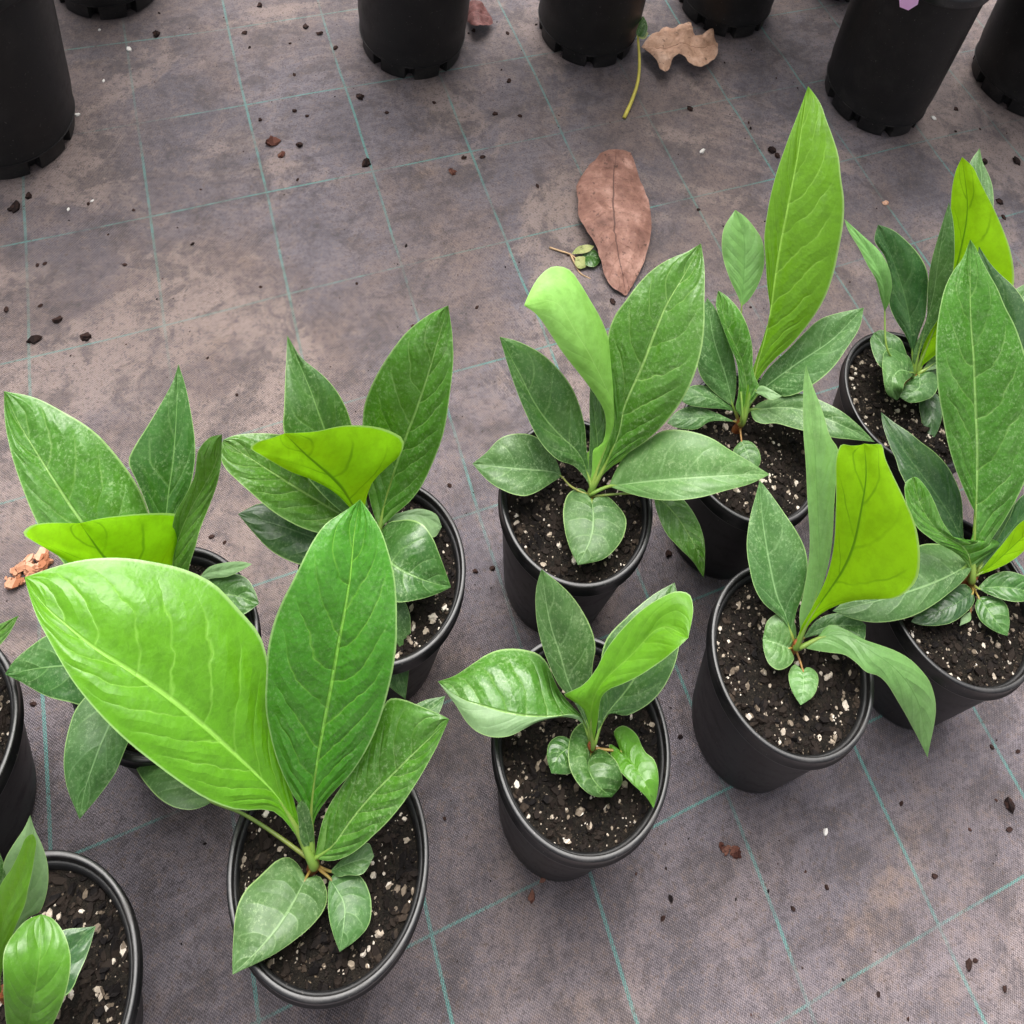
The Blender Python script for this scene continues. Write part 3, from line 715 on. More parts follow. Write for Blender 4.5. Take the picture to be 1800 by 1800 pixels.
            [-38,38,1858,-59,38,1866,-79,37,1874,-99,37,1882,-119,37,1890,-137,37,1897,-155,37,1902,-172,37,1906,-188,38,1907,-203,39,1908,-217,40,1908,-231,41,1908,-243,42,1908,-254,43,1908,-265,44,1908,-273,45,1908,-279,45,1908],
            [-38,38,1858,-9,80,1867,11,123,1880,7,164,1898,-10,199,1920,-41,224,1944,-85,237,1965,-133,239,1978,-179,228,1980,-217,207,1974,-246,182,1964,-264,153,1952,-271,125,1941,-273,99,1931,-275,76,1921,-277,57,1914,-279,45,1908]]),
        ('dull2', None, [], [[97,-81,1808,70,-59,1793,41,-41,1781,11,-56,1775,-6,-87,1775,-16,-120,1781,-17,-152,1789,-12,-181,1796,-4,-207,1800,7,-229,1801,20,-249,1802,34,-267,1802,48,-283,1803,60,-297,1805,72,-309,1806,82,-320,1807,89,-326,1808],
            [97,-81,1808,98,-103,1813,99,-125,1817,100,-145,1822,101,-166,1827,100,-185,1831,100,-204,1833,98,-221,1833,97,-237,1831,96,-252,1827,95,-266,1824,93,-279,1820,92,-292,1817,91,-303,1814,90,-313,1812,89,-321,1810,89,-326,1808],
            [97,-81,1808,127,-50,1801,166,-47,1797,198,-58,1797,222,-79,1800,228,-110,1807,225,-143,1816,218,-174,1822,210,-202,1825,199,-228,1824,184,-250,1821,166,-269,1817,146,-284,1815,128,-298,1813,111,-310,1811,97,-320,1809,89,-326,1808]]),
        ('pale2', None, [], [[33,30,1958,147,15,2002,259,8,2046,367,3,2085,457,-41,2107,540,-91,2106,651,-90,2082,742,-116,2032,821,-151,1953,902,-178,1850,985,-198,1732,1064,-217,1617,1135,-238,1517,1196,-261,1435,1247,-285,1369,1290,-305,1311,1324,-313,1258],
            [33,30,1958,143,79,2035,256,122,2102,377,123,2151,483,76,2175,589,35,2173,701,6,2144,809,-23,2089,908,-55,2010,1000,-87,1908,1080,-121,1794,1142,-159,1680,1191,-198,1572,1232,-236,1475,1267,-270,1390,1298,-299,1319,1324,-313,1258],
            [33,30,1958,151,104,2030,239,195,2091,377,166,2136,504,120,2159,646,109,2150,794,109,2106,938,101,2029,1068,78,1927,1181,45,1816,1246,-12,1716,1281,-79,1629,1295,-143,1547,1301,-201,1465,1306,-251,1388,1313,-292,1319,1324,-313,1258]]),
        ('dull', None, [], [[74,132,1858,96,171,1879,117,208,1900,144,243,1921,177,272,1940,216,296,1957,258,314,1971,301,328,1980,344,339,1985,387,344,1986,427,344,1983,465,340,1980,499,335,1975,529,328,1970,554,320,1966,574,311,1961,588,306,1958],
            [74,132,1858,110,155,1874,144,178,1890,178,199,1906,214,217,1922,251,231,1936,288,241,1947,326,250,1954,364,258,1957,400,266,1958,435,274,1958,469,280,1958,499,287,1958,528,292,1958,553,298,1958,574,303,1958,588,306,1958],
            [74,132,1858,122,149,1878,169,165,1899,216,171,1918,263,168,1936,308,162,1951,353,159,1960,398,160,1965,442,160,1966,485,160,1966,526,165,1965,563,181,1964,579,213,1963,582,243,1961,584,269,1960,585,291,1959,588,306,1958]]),
    ]),
    8: dict(loc=(0.3108, 0.1646), z=0.0, stem=(93, 153, 1938), label='potted plant at the right edge, front row, with one tall upright veined leaf', leaves=[
        ('mid', None, [], [[63,139,1958,-18,299,2129,-4,467,2301,-155,580,2480,-310,683,2671,-439,790,2867,-540,901,3059,-636,1010,3240,-708,1124,3409,-758,1244,3561,-785,1372,3690,-785,1507,3797,-763,1642,3888,-710,1764,3967,-641,1867,4035,-610,1959,4098,-601,2004,4158],
            [63,139,1958,29,304,2123,-6,464,2288,-48,616,2457,-96,760,2631,-148,894,2807,-209,1021,2981,-269,1142,3149,-323,1259,3311,-379,1370,3464,-436,1478,3604,-480,1586,3730,-513,1693,3842,-540,1795,3940,-563,1888,4025,-582,1966,4097,-601,2004,4158],
            [63,139,1958,127,311,2148,225,468,2336,305,626,2520,355,785,2701,335,943,2881,290,1089,3061,226,1225,3237,149,1351,3404,49,1464,3556,-63,1565,3693,-188,1648,3811,-282,1741,3909,-386,1824,3988,-470,1907,4053,-539,1979,4109,-601,2004,4158]]),
        ('vdark', None, [], [[140,250,1958,96,423,2070,62,595,2185,49,767,2305,44,935,2428,37,1097,2554,20,1253,2679,-10,1403,2801,-46,1546,2919,-84,1685,3029,-123,1820,3132,-163,1948,3227,-209,2067,3313,-246,2181,3389,-260,2292,3454,-260,2387,3509,-265,2438,3558],
            [140,250,1958,195,432,2081,244,614,2203,265,794,2324,267,969,2447,255,1136,2573,233,1296,2701,207,1450,2826,179,1601,2945,145,1747,3054,102,1888,3152,46,2018,3241,-25,2132,3322,-100,2233,3395,-169,2322,3458,-226,2397,3512,-265,2438,3558],
            [140,250,1958,253,421,2105,347,598,2248,395,782,2388,419,964,2526,426,1140,2666,423,1311,2805,410,1476,2940,388,1639,3064,355,1798,3175,305,1952,3269,233,2093,3344,114,2193,3398,-20,2259,3440,-130,2330,3478,-209,2402,3518,-265,2438,3558]]),
        ('vdark', None, [], [[69,224,1858,-33,286,1901,-139,341,1946,-251,385,1995,-356,433,2047,-451,486,2098,-527,552,2144,-580,631,2185,-634,707,2220,-689,780,2249,-723,863,2271,-771,934,2290,-811,1004,2307,-843,1073,2322,-865,1137,2335,-877,1194,2347,-884,1229,2358],
            [69,224,1858,21,319,1907,-26,413,1956,-82,501,2003,-153,577,2050,-234,643,2095,-318,704,2138,-399,763,2180,-479,818,2218,-557,871,2250,-627,928,2275,-686,989,2294,-739,1050,2310,-785,1107,2325,-826,1159,2338,-861,1203,2349,-884,1229,2358],
            [69,224,1858,25,327,1916,-7,431,1976,-29,535,2039,-46,637,2103,-80,733,2164,-138,816,2219,-212,887,2267,-301,944,2306,-395,990,2334,-491,1025,2351,-575,1070,2360,-655,1111,2361,-731,1144,2359,-797,1179,2357,-850,1210,2357,-884,1229,2358]]),
        ('mid', None, [], [[54,161,1958,-44,167,2088,-154,158,2222,-274,134,2342,-384,114,2426,-473,117,2477,-551,131,2512,-620,153,2542,-676,185,2573,-716,226,2604,-748,268,2634,-772,312,2662,-787,356,2689,-795,397,2714,-785,436,2734,-755,461,2748,-734,476,2758],
            [54,161,1958,7,195,2056,-47,224,2153,-130,232,2244,-227,222,2323,-319,214,2387,-399,218,2437,-464,236,2480,-519,260,2521,-567,288,2560,-608,318,2596,-642,349,2631,-668,381,2663,-689,412,2692,-707,440,2718,-722,463,2739,-734,476,2758],
            [54,161,1958,131,237,2020,222,332,2042,312,434,2053,215,422,2104,56,335,2196,-96,247,2290,-226,221,2371,-319,244,2444,-395,276,2512,-453,318,2577,-503,360,2635,-553,399,2683,-604,433,2719,-652,463,2742,-697,483,2754,-734,476,2758]]),
        ('dull', None, [], [[74,241,2008,-26,291,2005,-141,316,2008,-264,318,2020,-393,279,2040,-514,207,2063,-623,128,2084,-721,46,2103,-809,-35,2118,-889,-113,2131,-964,-185,2139,-1031,-251,2145,-1092,-313,2149,-1147,-368,2152,-1195,-417,2154,-1235,-458,2156,-1261,-484,2158],
            [74,241,2008,-43,156,2032,-155,73,2057,-264,-2,2079,-371,-69,2099,-474,-128,2115,-573,-180,2127,-667,-228,2138,-757,-272,2147,-842,-312,2153,-922,-347,2157,-997,-378,2158,-1066,-406,2158,-1129,-431,2158,-1185,-453,2158,-1231,-471,2158,-1261,-484,2158],
            [74,241,2008,1,120,2017,-92,12,2030,-195,-83,2044,-295,-171,2056,-395,-249,2066,-494,-318,2075,-595,-375,2085,-694,-418,2094,-790,-452,2103,-881,-476,2111,-966,-489,2118,-1045,-495,2127,-1115,-494,2136,-1176,-489,2144,-1227,-485,2152,-1261,-484,2158]]),
        ('vdark', None, [], [[91,41,1858,63,82,1852,16,99,1854,-45,71,1863,-102,33,1874,-152,-6,1880,-196,-43,1879,-237,-75,1872,-276,-103,1862,-314,-129,1852,-349,-153,1842,-381,-178,1834,-409,-204,1826,-430,-230,1820,-447,-255,1815,-461,-275,1811,-470,-288,1808],
            [91,41,1858,39,1,1870,-10,-38,1882,-58,-75,1892,-104,-107,1896,-146,-133,1894,-186,-155,1887,-223,-175,1877,-259,-193,1867,-294,-210,1857,-326,-226,1848,-358,-240,1839,-387,-252,1831,-414,-264,1824,-438,-274,1818,-457,-283,1812,-470,-288,1808],
            [91,41,1858,104,-9,1854,78,-63,1855,34,-115,1861,-13,-160,1865,-60,-199,1865,-106,-230,1860,-152,-254,1851,-199,-269,1842,-243,-280,1834,-287,-288,1827,-327,-294,1821,-365,-297,1816,-400,-298,1813,-430,-295,1810,-454,-291,1809,-470,-288,1808]]),
        ('dark', None, [], [[140,14,1858,120,-19,1847,109,-55,1840,113,-89,1838,122,-121,1841,134,-150,1846,152,-174,1852,175,-193,1856,200,-207,1858,226,-218,1858,252,-226,1857,278,-232,1856,303,-237,1856,326,-239,1856,347,-241,1857,364,-242,1858,376,-243,1858],
            [140,14,1858,156,-12,1866,172,-37,1874,187,-62,1882,201,-86,1890,216,-108,1896,231,-129,1900,248,-146,1900,265,-162,1896,283,-176,1891,301,-188,1885,317,-200,1879,332,-211,1873,346,-222,1869,358,-231,1864,369,-238,1861,376,-243,1858],
            [140,14,1858,186,30,1864,230,36,1871,272,37,1880,310,31,1890,342,16,1899,365,-7,1905,380,-35,1905,389,-64,1899,395,-91,1890,398,-118,1883,397,-145,1876,394,-170,1871,389,-194,1867,383,-215,1863,378,-232,1860,376,-243,1858]]),
        ('under', None, [], [[95,146,1958,126,186,2010,157,226,2062,187,264,2114,217,301,2163,247,336,2211,274,372,2257,299,406,2303,322,437,2349,346,463,2397,373,480,2447,403,489,2494,433,491,2536,462,490,2573,488,490,2604,509,490,2632,518,486,2658],
            [95,146,1958,141,173,2007,184,200,2056,223,230,2103,259,261,2150,293,293,2195,326,323,2238,358,351,2281,387,378,2324,414,401,2369,436,420,2418,456,436,2468,473,450,2516,488,463,2560,502,474,2598,514,484,2630,518,486,2658],
            [95,146,1958,149,159,2009,202,173,2060,251,190,2110,297,209,2159,339,232,2206,378,258,2253,410,287,2297,436,318,2342,455,349,2387,470,377,2433,482,402,2479,493,426,2523,502,447,2563,511,466,2598,517,481,2630,518,486,2658]]),
        ('vdark', None, [], [[120,198,1958,144,261,1993,167,322,2027,191,382,2061,218,440,2095,251,494,2128,286,544,2163,318,591,2200,345,635,2239,371,677,2279,398,714,2316,430,747,2351,468,771,2380,507,787,2405,544,797,2425,575,806,2442,592,811,2458],
            [120,198,1958,164,251,1991,206,303,2023,248,354,2055,289,404,2086,328,453,2117,365,499,2149,398,543,2184,428,583,2222,455,621,2260,481,657,2296,505,690,2331,528,722,2363,549,751,2392,568,777,2418,584,799,2439,592,811,2458],
            [120,198,1958,184,228,1995,246,258,2032,299,301,2067,341,351,2099,377,403,2130,407,455,2162,434,505,2195,459,551,2230,482,594,2266,504,634,2301,524,673,2335,542,709,2365,559,743,2393,574,773,2417,586,798,2439,592,811,2458]]),
        ('dark', None, [], [[116,66,1908,150,104,1935,186,140,1962,228,168,1988,275,189,2010,323,204,2029,373,210,2040,423,211,2043,472,209,2039,517,203,2030,557,191,2019,590,175,2007,618,158,1994,643,141,1983,665,127,1973,684,115,1965,697,109,1958],
            [116,66,1908,161,72,1924,205,79,1940,247,86,1956,289,90,1972,329,93,1985,370,94,1995,410,95,1998,451,97,1996,491,99,1991,530,101,1985,566,102,1979,600,104,1973,631,105,1969,658,106,1964,682,107,1961,697,109,1958],
            [116,66,1908,155,46,1922,193,27,1936,232,13,1950,270,1,1965,308,-9,1978,347,-15,1990,387,-16,1996,429,-11,1997,472,1,1994,514,18,1988,554,37,1982,591,55,1976,624,73,1970,655,88,1966,680,100,1961,697,109,1958]]),
        ('pale', None, [], [[89,-79,1778,74,-90,1782,60,-102,1786,45,-112,1790,32,-123,1794,19,-133,1796,8,-143,1797,-1,-152,1796,-8,-161,1794,-12,-170,1791,-14,-179,1788,-15,-188,1786,-16,-195,1784,-17,-203,1782,-18,-209,1781,-19,-214,1779,-19,-218,1778],
            [89,-79,1778,77,-92,1783,66,-105,1787,55,-118,1792,44,-131,1797,35,-143,1801,26,-154,1803,18,-163,1803,12,-172,1801,7,-180,1797,2,-187,1794,-3,-194,1790,-7,-200,1787,-11,-206,1784,-14,-211,1782,-17,-215,1780,-19,-218,1778],
            [89,-79,1778,89,-93,1779,89,-107,1780,89,-121,1781,88,-136,1784,82,-151,1788,72,-165,1792,59,-176,1795,47,-184,1796,36,-191,1794,25,-196,1792,15,-201,1789,6,-205,1786,-2,-209,1784,-10,-212,1781,-16,-216,1780,-19,-218,1778]]),
    ]),
    0: dict(loc=(-0.3188, -0.1946), z=0.0, stem=(-99, 7, 1938), label='potted plant cut off by the bottom left corner of the picture', leaves=[
        ('pale', None, [], [[-74,11,1958,-91,59,2095,-106,106,2227,-119,153,2350,-128,199,2461,-134,245,2567,-134,287,2684,-128,325,2813,-121,361,2940,-117,397,3042,-106,435,3113,-88,472,3158,-73,507,3185,-59,540,3205,-51,570,3223,-48,596,3240,-44,611,3258],
            [-74,11,1958,-70,63,2081,-66,114,2203,-60,162,2322,-49,209,2438,-29,254,2551,-4,296,2660,17,337,2764,28,377,2860,32,415,2943,29,453,3011,20,488,3067,6,521,3116,-10,551,3160,-25,577,3198,-38,598,3230,-44,611,3258],
            [-74,11,1958,-50,67,2089,-27,121,2220,-15,172,2352,-9,221,2484,30,265,2610,110,290,2722,132,335,2812,134,381,2886,124,424,2950,103,464,3007,74,499,3059,42,529,3107,10,554,3151,-16,578,3191,-35,599,3226,-44,611,3258]]),
        ('bright2', None, [], [[-123,3,1958,-124,42,2147,-126,79,2331,-126,115,2503,-123,152,2656,-114,190,2788,-101,228,2902,-83,265,3011,-58,297,3128,-22,326,3250,23,350,3367,55,375,3470,80,399,3557,99,422,3630,113,443,3688,135,458,3729,159,462,3758],
            [-123,3,1958,-108,45,2130,-95,85,2301,-81,122,2465,-65,158,2621,-47,194,2765,-23,228,2899,8,259,3026,40,289,3145,70,317,3254,93,345,3352,110,371,3441,123,395,3522,134,418,3595,143,437,3658,151,453,3712,159,462,3758],
            [-123,3,1958,-94,46,2134,-63,86,2310,-30,124,2484,7,159,2660,46,191,2838,89,221,3012,127,249,3162,148,280,3276,158,312,3359,164,343,3428,167,372,3494,171,398,3562,176,422,3628,179,442,3685,170,457,3728,159,462,3758]]),
        ('mid3', None, [43, -100, 2008], [[224,-228,2158,189,-199,2292,159,-170,2427,143,-136,2559,136,-99,2677,129,-61,2771,118,-23,2839,102,15,2888,83,53,2919,69,92,2928,68,130,2920,74,165,2904,83,197,2890,98,225,2880,120,245,2871,144,258,2864,159,267,2858],
            [224,-228,2158,238,-190,2281,253,-153,2402,265,-117,2515,274,-82,2610,277,-47,2683,276,-11,2736,272,23,2779,266,57,2815,257,89,2840,243,122,2853,227,153,2857,210,182,2858,193,209,2858,179,233,2858,167,254,2858,159,267,2858],
            [224,-228,2158,301,-196,2298,368,-162,2431,408,-121,2546,431,-79,2634,444,-35,2699,448,8,2749,445,50,2791,434,91,2824,414,131,2848,384,167,2862,348,200,2869,307,227,2870,263,249,2868,220,263,2864,183,266,2861,159,267,2858]]),
        ('vdark', None, [], [[-11,-4,1958,-14,35,1978,-19,74,1999,-21,112,2020,-15,148,2041,2,181,2062,27,211,2080,55,237,2094,85,262,2104,115,284,2111,148,303,2113,184,315,2114,220,323,2112,253,331,2110,282,339,2109,306,346,2108,322,350,2108],
            [-11,-4,1958,20,23,1974,51,50,1990,81,76,2006,110,101,2022,137,127,2036,162,152,2049,184,177,2060,205,202,2068,224,226,2075,242,249,2081,259,271,2087,275,291,2092,290,310,2097,303,327,2101,314,341,2105,322,350,2108],
            [-11,-4,1958,64,-18,1983,138,-31,2007,204,-25,2031,255,-3,2051,295,24,2067,326,55,2078,337,91,2084,337,128,2088,338,163,2091,339,198,2095,338,230,2098,336,261,2100,332,289,2103,327,315,2104,324,336,2106,322,350,2108]]),
        ('dark', None, [], [[-130,14,1958,-150,47,2092,-170,77,2223,-189,106,2351,-207,134,2473,-223,162,2584,-238,191,2681,-248,223,2762,-250,256,2828,-244,289,2884,-232,320,2934,-217,349,2982,-203,376,3027,-188,400,3068,-171,420,3102,-157,438,3131,-147,448,3158],
            [-130,14,1958,-139,50,2073,-147,85,2187,-155,118,2298,-162,149,2406,-167,180,2509,-171,210,2604,-174,241,2688,-175,271,2761,-174,300,2828,-171,328,2889,-166,355,2947,-161,379,3000,-157,402,3049,-153,422,3092,-150,438,3127,-147,448,3158],
            [-130,14,1958,-129,53,2069,-127,90,2179,-124,126,2287,-120,160,2393,-114,193,2496,-107,225,2594,-100,256,2685,-93,285,2769,-89,313,2846,-87,340,2915,-88,366,2975,-96,389,3026,-110,409,3068,-127,426,3102,-141,440,3131,-147,448,3158]]),
    ]),
    10: dict(loc=(-0.3267, -0.0021), z=0.0, stem=(-26, 57, 1938), label='potted plant mostly hidden behind the huge lime leaf at the left', leaves=[
        ('mid', None, [], [[-18,50,1958,-182,55,2092,-338,58,2223,-487,67,2348,-629,96,2463,-759,148,2567,-882,212,2660,-996,283,2743,-1100,363,2819,-1195,447,2885,-1286,532,2943,-1370,618,2994,-1445,703,3037,-1510,786,3074,-1561,864,3106,-1600,931,3133,-1622,971,3158],
            [-18,50,1958,-151,114,2081,-280,177,2203,-405,237,2320,-527,297,2429,-649,354,2528,-768,412,2618,-882,473,2703,-988,536,2781,-1092,599,2852,-1192,663,2914,-1288,725,2968,-1379,784,3016,-1460,842,3060,-1530,897,3098,-1588,944,3130,-1622,971,3158],
            [-18,50,1958,-71,180,2083,-144,302,2210,-223,417,2337,-306,528,2459,-398,632,2575,-506,722,2684,-629,793,2784,-757,855,2871,-887,908,2944,-1022,942,3001,-1153,963,3047,-1277,983,3083,-1392,995,3111,-1491,991,3130,-1572,980,3145,-1622,971,3158]]),
        ('dark', None, [], [[-16,89,1958,-79,190,2095,-139,289,2231,-199,384,2364,-260,475,2496,-325,559,2624,-402,632,2750,-483,697,2869,-562,763,2974,-545,853,3056,-514,944,3117,-490,1035,3165,-471,1122,3208,-455,1204,3248,-445,1277,3286,-447,1338,3322,-447,1373,3358],
            [-16,89,1958,-62,189,2081,-107,287,2203,-149,383,2322,-187,477,2438,-218,570,2551,-241,661,2660,-257,750,2764,-270,837,2863,-290,921,2953,-315,1004,3033,-342,1083,3104,-369,1159,3169,-394,1228,3227,-418,1291,3278,-438,1343,3321,-447,1373,3358],
            [-16,89,1958,-43,195,2082,-70,299,2205,-95,400,2326,-122,498,2445,-144,594,2561,-130,687,2672,-105,777,2777,-114,867,2874,-140,954,2961,-182,1036,3040,-232,1112,3110,-282,1183,3174,-331,1248,3230,-379,1304,3279,-423,1349,3320,-447,1373,3358]]),
        ('mid', None, [], [[-26,126,1958,-62,178,2127,-77,236,2285,-81,297,2431,-81,356,2570,-81,412,2706,-80,467,2834,-68,523,2949,-29,573,3052,4,622,3154,30,665,3261,33,702,3372,35,738,3469,64,776,3534,98,815,3562,139,841,3565,166,857,3558],
            [-26,126,1958,-41,186,2106,-56,244,2252,-65,301,2392,-61,358,2525,-45,415,2646,-23,471,2759,2,525,2865,33,575,2966,67,621,3063,100,665,3155,130,706,3241,150,745,3322,158,783,3395,160,816,3458,162,844,3512,166,857,3558],
            [-26,126,1958,52,170,2125,77,223,2294,92,272,2465,110,318,2628,130,369,2764,135,432,2855,142,500,2917,156,561,2990,175,610,3086,193,652,3190,203,691,3288,202,733,3363,191,776,3419,178,814,3468,169,843,3515,166,857,3558]]),
        ('under', None, [], [[-35,65,1958,-131,16,2162,-220,-14,2363,-299,-13,2553,-373,-1,2726,-448,10,2880,-524,11,3018,-600,8,3142,-676,10,3247,-754,14,3326,-842,34,3366,-818,87,3359,-764,130,3319,-712,166,3270,-663,195,3225,-620,217,3188,-594,234,3158],
            [-35,65,1958,-81,75,2081,-125,84,2203,-167,92,2320,-208,101,2429,-249,110,2528,-290,120,2618,-330,129,2703,-368,139,2781,-406,150,2852,-442,163,2914,-476,178,2968,-507,193,3016,-536,206,3060,-562,219,3098,-583,229,3130,-594,234,3158],
            [-35,65,1958,12,147,2067,18,223,2202,-20,281,2358,-51,339,2505,-38,409,2627,-17,480,2731,-46,527,2830,-132,498,2918,-212,458,2987,-286,417,3036,-355,377,3070,-420,342,3096,-479,310,3117,-530,279,3133,-570,252,3146,-594,234,3158]]),
        ('pale', None, [], [[11,368,1858,24,400,1883,36,432,1908,48,463,1934,64,492,1959,87,518,1982,120,535,2005,158,546,2027,197,553,2049,236,558,2070,272,563,2088,308,566,2105,341,567,2119,373,566,2132,401,562,2142,425,559,2150,441,556,2158],
            [11,368,1858,20,399,1882,29,430,1907,46,458,1931,77,477,1954,116,489,1976,155,497,1998,195,503,2019,232,510,2039,267,517,2059,299,525,2077,330,532,2094,359,538,2110,385,544,2125,408,550,2138,428,554,2149,441,556,2158],
            [11,368,1858,39,391,1882,66,412,1910,95,431,1940,128,446,1971,167,454,1998,208,457,2021,247,461,2042,282,468,2061,311,479,2078,338,492,2093,361,505,2107,383,518,2120,402,530,2132,418,541,2141,432,551,2150,441,556,2158]]),
        ('dark', None, [], [[15,304,1808,39,345,1843,59,387,1876,84,426,1906,120,459,1933,167,482,1958,219,498,1979,271,510,1995,325,516,2002,377,512,2002,424,497,1998,463,473,1991,494,448,1984,522,423,1976,543,400,1969,559,380,1963,570,367,1958],
            [15,304,1808,53,323,1832,90,341,1857,129,357,1881,171,367,1904,215,373,1925,258,377,1941,300,380,1952,339,383,1956,377,385,1958,413,383,1958,447,381,1958,479,377,1958,508,374,1958,534,371,1958,556,368,1958,570,367,1958],
            [15,304,1808,75,286,1835,134,267,1864,192,248,1897,247,229,1928,300,212,1954,349,202,1968,391,206,1973,425,221,1972,454,241,1969,479,262,1966,502,282,1965,522,303,1963,538,323,1961,551,342,1960,562,357,1959,570,367,1958]]),
        ('dark', None, [], [[-32,-49,1958,-132,-37,2000,-229,-25,2043,-323,-22,2084,-410,-37,2118,-492,-63,2138,-571,-90,2142,-648,-116,2133,-723,-142,2113,-788,-173,2083,-842,-209,2049,-886,-246,2019,-920,-285,1996,-946,-324,1980,-961,-361,1970,-966,-394,1963,-969,-415,1958],
            [-32,-49,1958,-95,-99,2007,-154,-149,2055,-212,-195,2099,-271,-236,2131,-333,-271,2149,-399,-298,2156,-467,-319,2157,-536,-335,2152,-604,-348,2138,-671,-360,2114,-736,-372,2084,-796,-383,2052,-851,-394,2023,-900,-403,1997,-941,-411,1976,-969,-415,1958],
            [-32,-49,1958,-56,-138,1976,-77,-224,1995,-104,-303,2015,-141,-375,2034,-184,-439,2049,-237,-492,2062,-315,-514,2074,-401,-514,2083,-485,-515,2083,-569,-509,2072,-653,-493,2054,-733,-472,2032,-808,-452,2011,-874,-437,1991,-931,-425,1974,-969,-415,1958]]),
        ('dull', None, [], [[-25,-104,1958,-95,-184,1997,-161,-262,2035,-222,-337,2068,-278,-410,2094,-319,-486,2109,-338,-565,2112,-327,-644,2107,-309,-718,2092,-287,-786,2068,-259,-847,2036,-223,-901,2002,-183,-948,1969,-139,-988,1938,-98,-1021,1909,-66,-1049,1882,-47,-1066,1858],
            [-25,-104,1958,-34,-201,2007,-42,-294,2055,-49,-382,2097,-53,-465,2127,-56,-541,2138,-58,-612,2136,-60,-678,2126,-61,-740,2111,-60,-798,2088,-62,-850,2055,-65,-898,2015,-64,-942,1976,-59,-982,1939,-53,-1018,1907,-48,-1048,1881,-47,-1066,1858],
            [-25,-104,1958,17,-202,1984,57,-297,2012,85,-389,2040,95,-474,2063,98,-552,2075,98,-625,2075,95,-691,2064,95,-753,2044,90,-811,2018,71,-861,1987,47,-906,1955,24,-948,1926,1,-986,1903,-19,-1020,1886,-35,-1048,1871,-47,-1066,1858]]),
    ]),
    5: dict(loc=(-0.1877, 0.0842), z=0.0, stem=(-132, 167, 1938), label='second row potted plant with a lime leaf folded over among broad green leaves', leaves=[
        ('dark', None, [], [[-163,200,1958,-301,182,2115,-430,171,2267,-548,181,2410,-655,202,2546,-753,230,2676,-839,269,2796,-911,323,2901,-968,393,2985,-998,478,3048,-1029,566,3094,-1060,653,3131,-1089,737,3162,-1116,816,3190,-1142,886,3215,-1163,944,3237,-1175,979,3258],
            [-163,200,1958,-259,251,2081,-352,301,2203,-437,352,2322,-514,406,2438,-584,460,2551,-651,513,2660,-713,565,2764,-774,617,2860,-831,671,2943,-891,726,3011,-952,780,3067,-1010,831,3116,-1064,879,3160,-1111,923,3198,-1151,959,3230,-1175,979,3258],
            [-163,200,1958,-222,275,2096,-279,346,2233,-332,415,2369,-383,481,2501,-433,545,2628,-484,607,2746,-543,664,2855,-613,715,2948,-693,762,3020,-782,801,3073,-873,832,3110,-962,856,3141,-1039,888,3170,-1099,928,3201,-1146,962,3230,-1175,979,3258]]),
        ('mid', None, [], [[-109,212,1958,-205,307,2080,-283,404,2210,-340,497,2354,-386,582,2513,-424,658,2684,-441,728,2859,-420,794,3033,-383,857,3193,-336,920,3332,-285,984,3446,-233,1051,3537,-171,1113,3607,-105,1168,3659,-41,1215,3698,19,1248,3730,60,1265,3758],
            [-109,212,1958,-123,323,2058,-117,430,2165,-106,525,2290,-89,606,2440,-67,674,2606,-40,735,2772,-15,796,2926,3,857,3067,18,918,3195,29,978,3312,36,1038,3415,42,1097,3505,47,1153,3584,52,1203,3652,56,1245,3709,60,1265,3758],
            [-109,212,1958,-20,305,2065,81,384,2184,154,465,2326,195,541,2493,227,608,2672,248,674,2842,249,745,2990,239,817,3119,228,889,3237,214,959,3344,194,1027,3440,166,1090,3524,136,1150,3597,104,1203,3658,76,1245,3711,60,1265,3758]]),
        ('mid', None, [], [[-155,179,1958,-182,44,2001,-312,37,2065,-436,18,2144,-553,-12,2225,-666,-29,2303,-774,-31,2378,-876,-23,2448,-972,-4,2512,-1063,21,2568,-1150,47,2615,-1232,76,2655,-1308,106,2690,-1368,150,2717,-1406,204,2737,-1420,256,2749,-1422,289,2758],
            [-155,179,1958,-266,183,2032,-372,187,2105,-475,190,2176,-574,194,2246,-670,199,2313,-761,204,2379,-848,209,2441,-931,216,2500,-1011,224,2551,-1088,234,2594,-1161,246,2631,-1230,257,2663,-1292,268,2692,-1348,278,2718,-1394,286,2739,-1422,289,2758],
            [-155,179,1958,-236,248,2048,-322,311,2139,-408,368,2229,-498,417,2318,-592,454,2404,-687,484,2486,-784,503,2560,-884,502,2620,-979,476,2665,-1069,451,2696,-1154,427,2718,-1231,400,2735,-1300,373,2746,-1358,345,2753,-1399,313,2756,-1422,289,2758]]),
        ('under', None, [], [[-171,156,2008,-253,157,2201,-332,156,2389,-412,150,2562,-495,136,2714,-582,108,2845,-666,78,2962,-745,46,3074,-818,24,3182,-885,6,3287,-950,-9,3379,-1015,-9,3439,-987,37,3453,-942,81,3432,-902,124,3401,-870,160,3377,-850,186,3358],
            [-171,156,2008,-224,163,2143,-275,169,2277,-323,174,2405,-370,182,2522,-418,191,2626,-471,195,2718,-523,196,2803,-574,195,2884,-622,192,2962,-668,190,3035,-709,189,3105,-747,189,3169,-781,189,3227,-811,190,3278,-836,190,3321,-850,186,3358],
            [-171,156,2008,-229,202,2227,-237,265,2417,-207,346,2556,-127,423,2641,-52,507,2705,-59,597,2784,-174,595,2881,-286,558,2977,-389,504,3059,-482,447,3126,-564,386,3179,-636,326,3220,-705,279,3257,-768,242,3292,-819,211,3326,-850,186,3358]]),
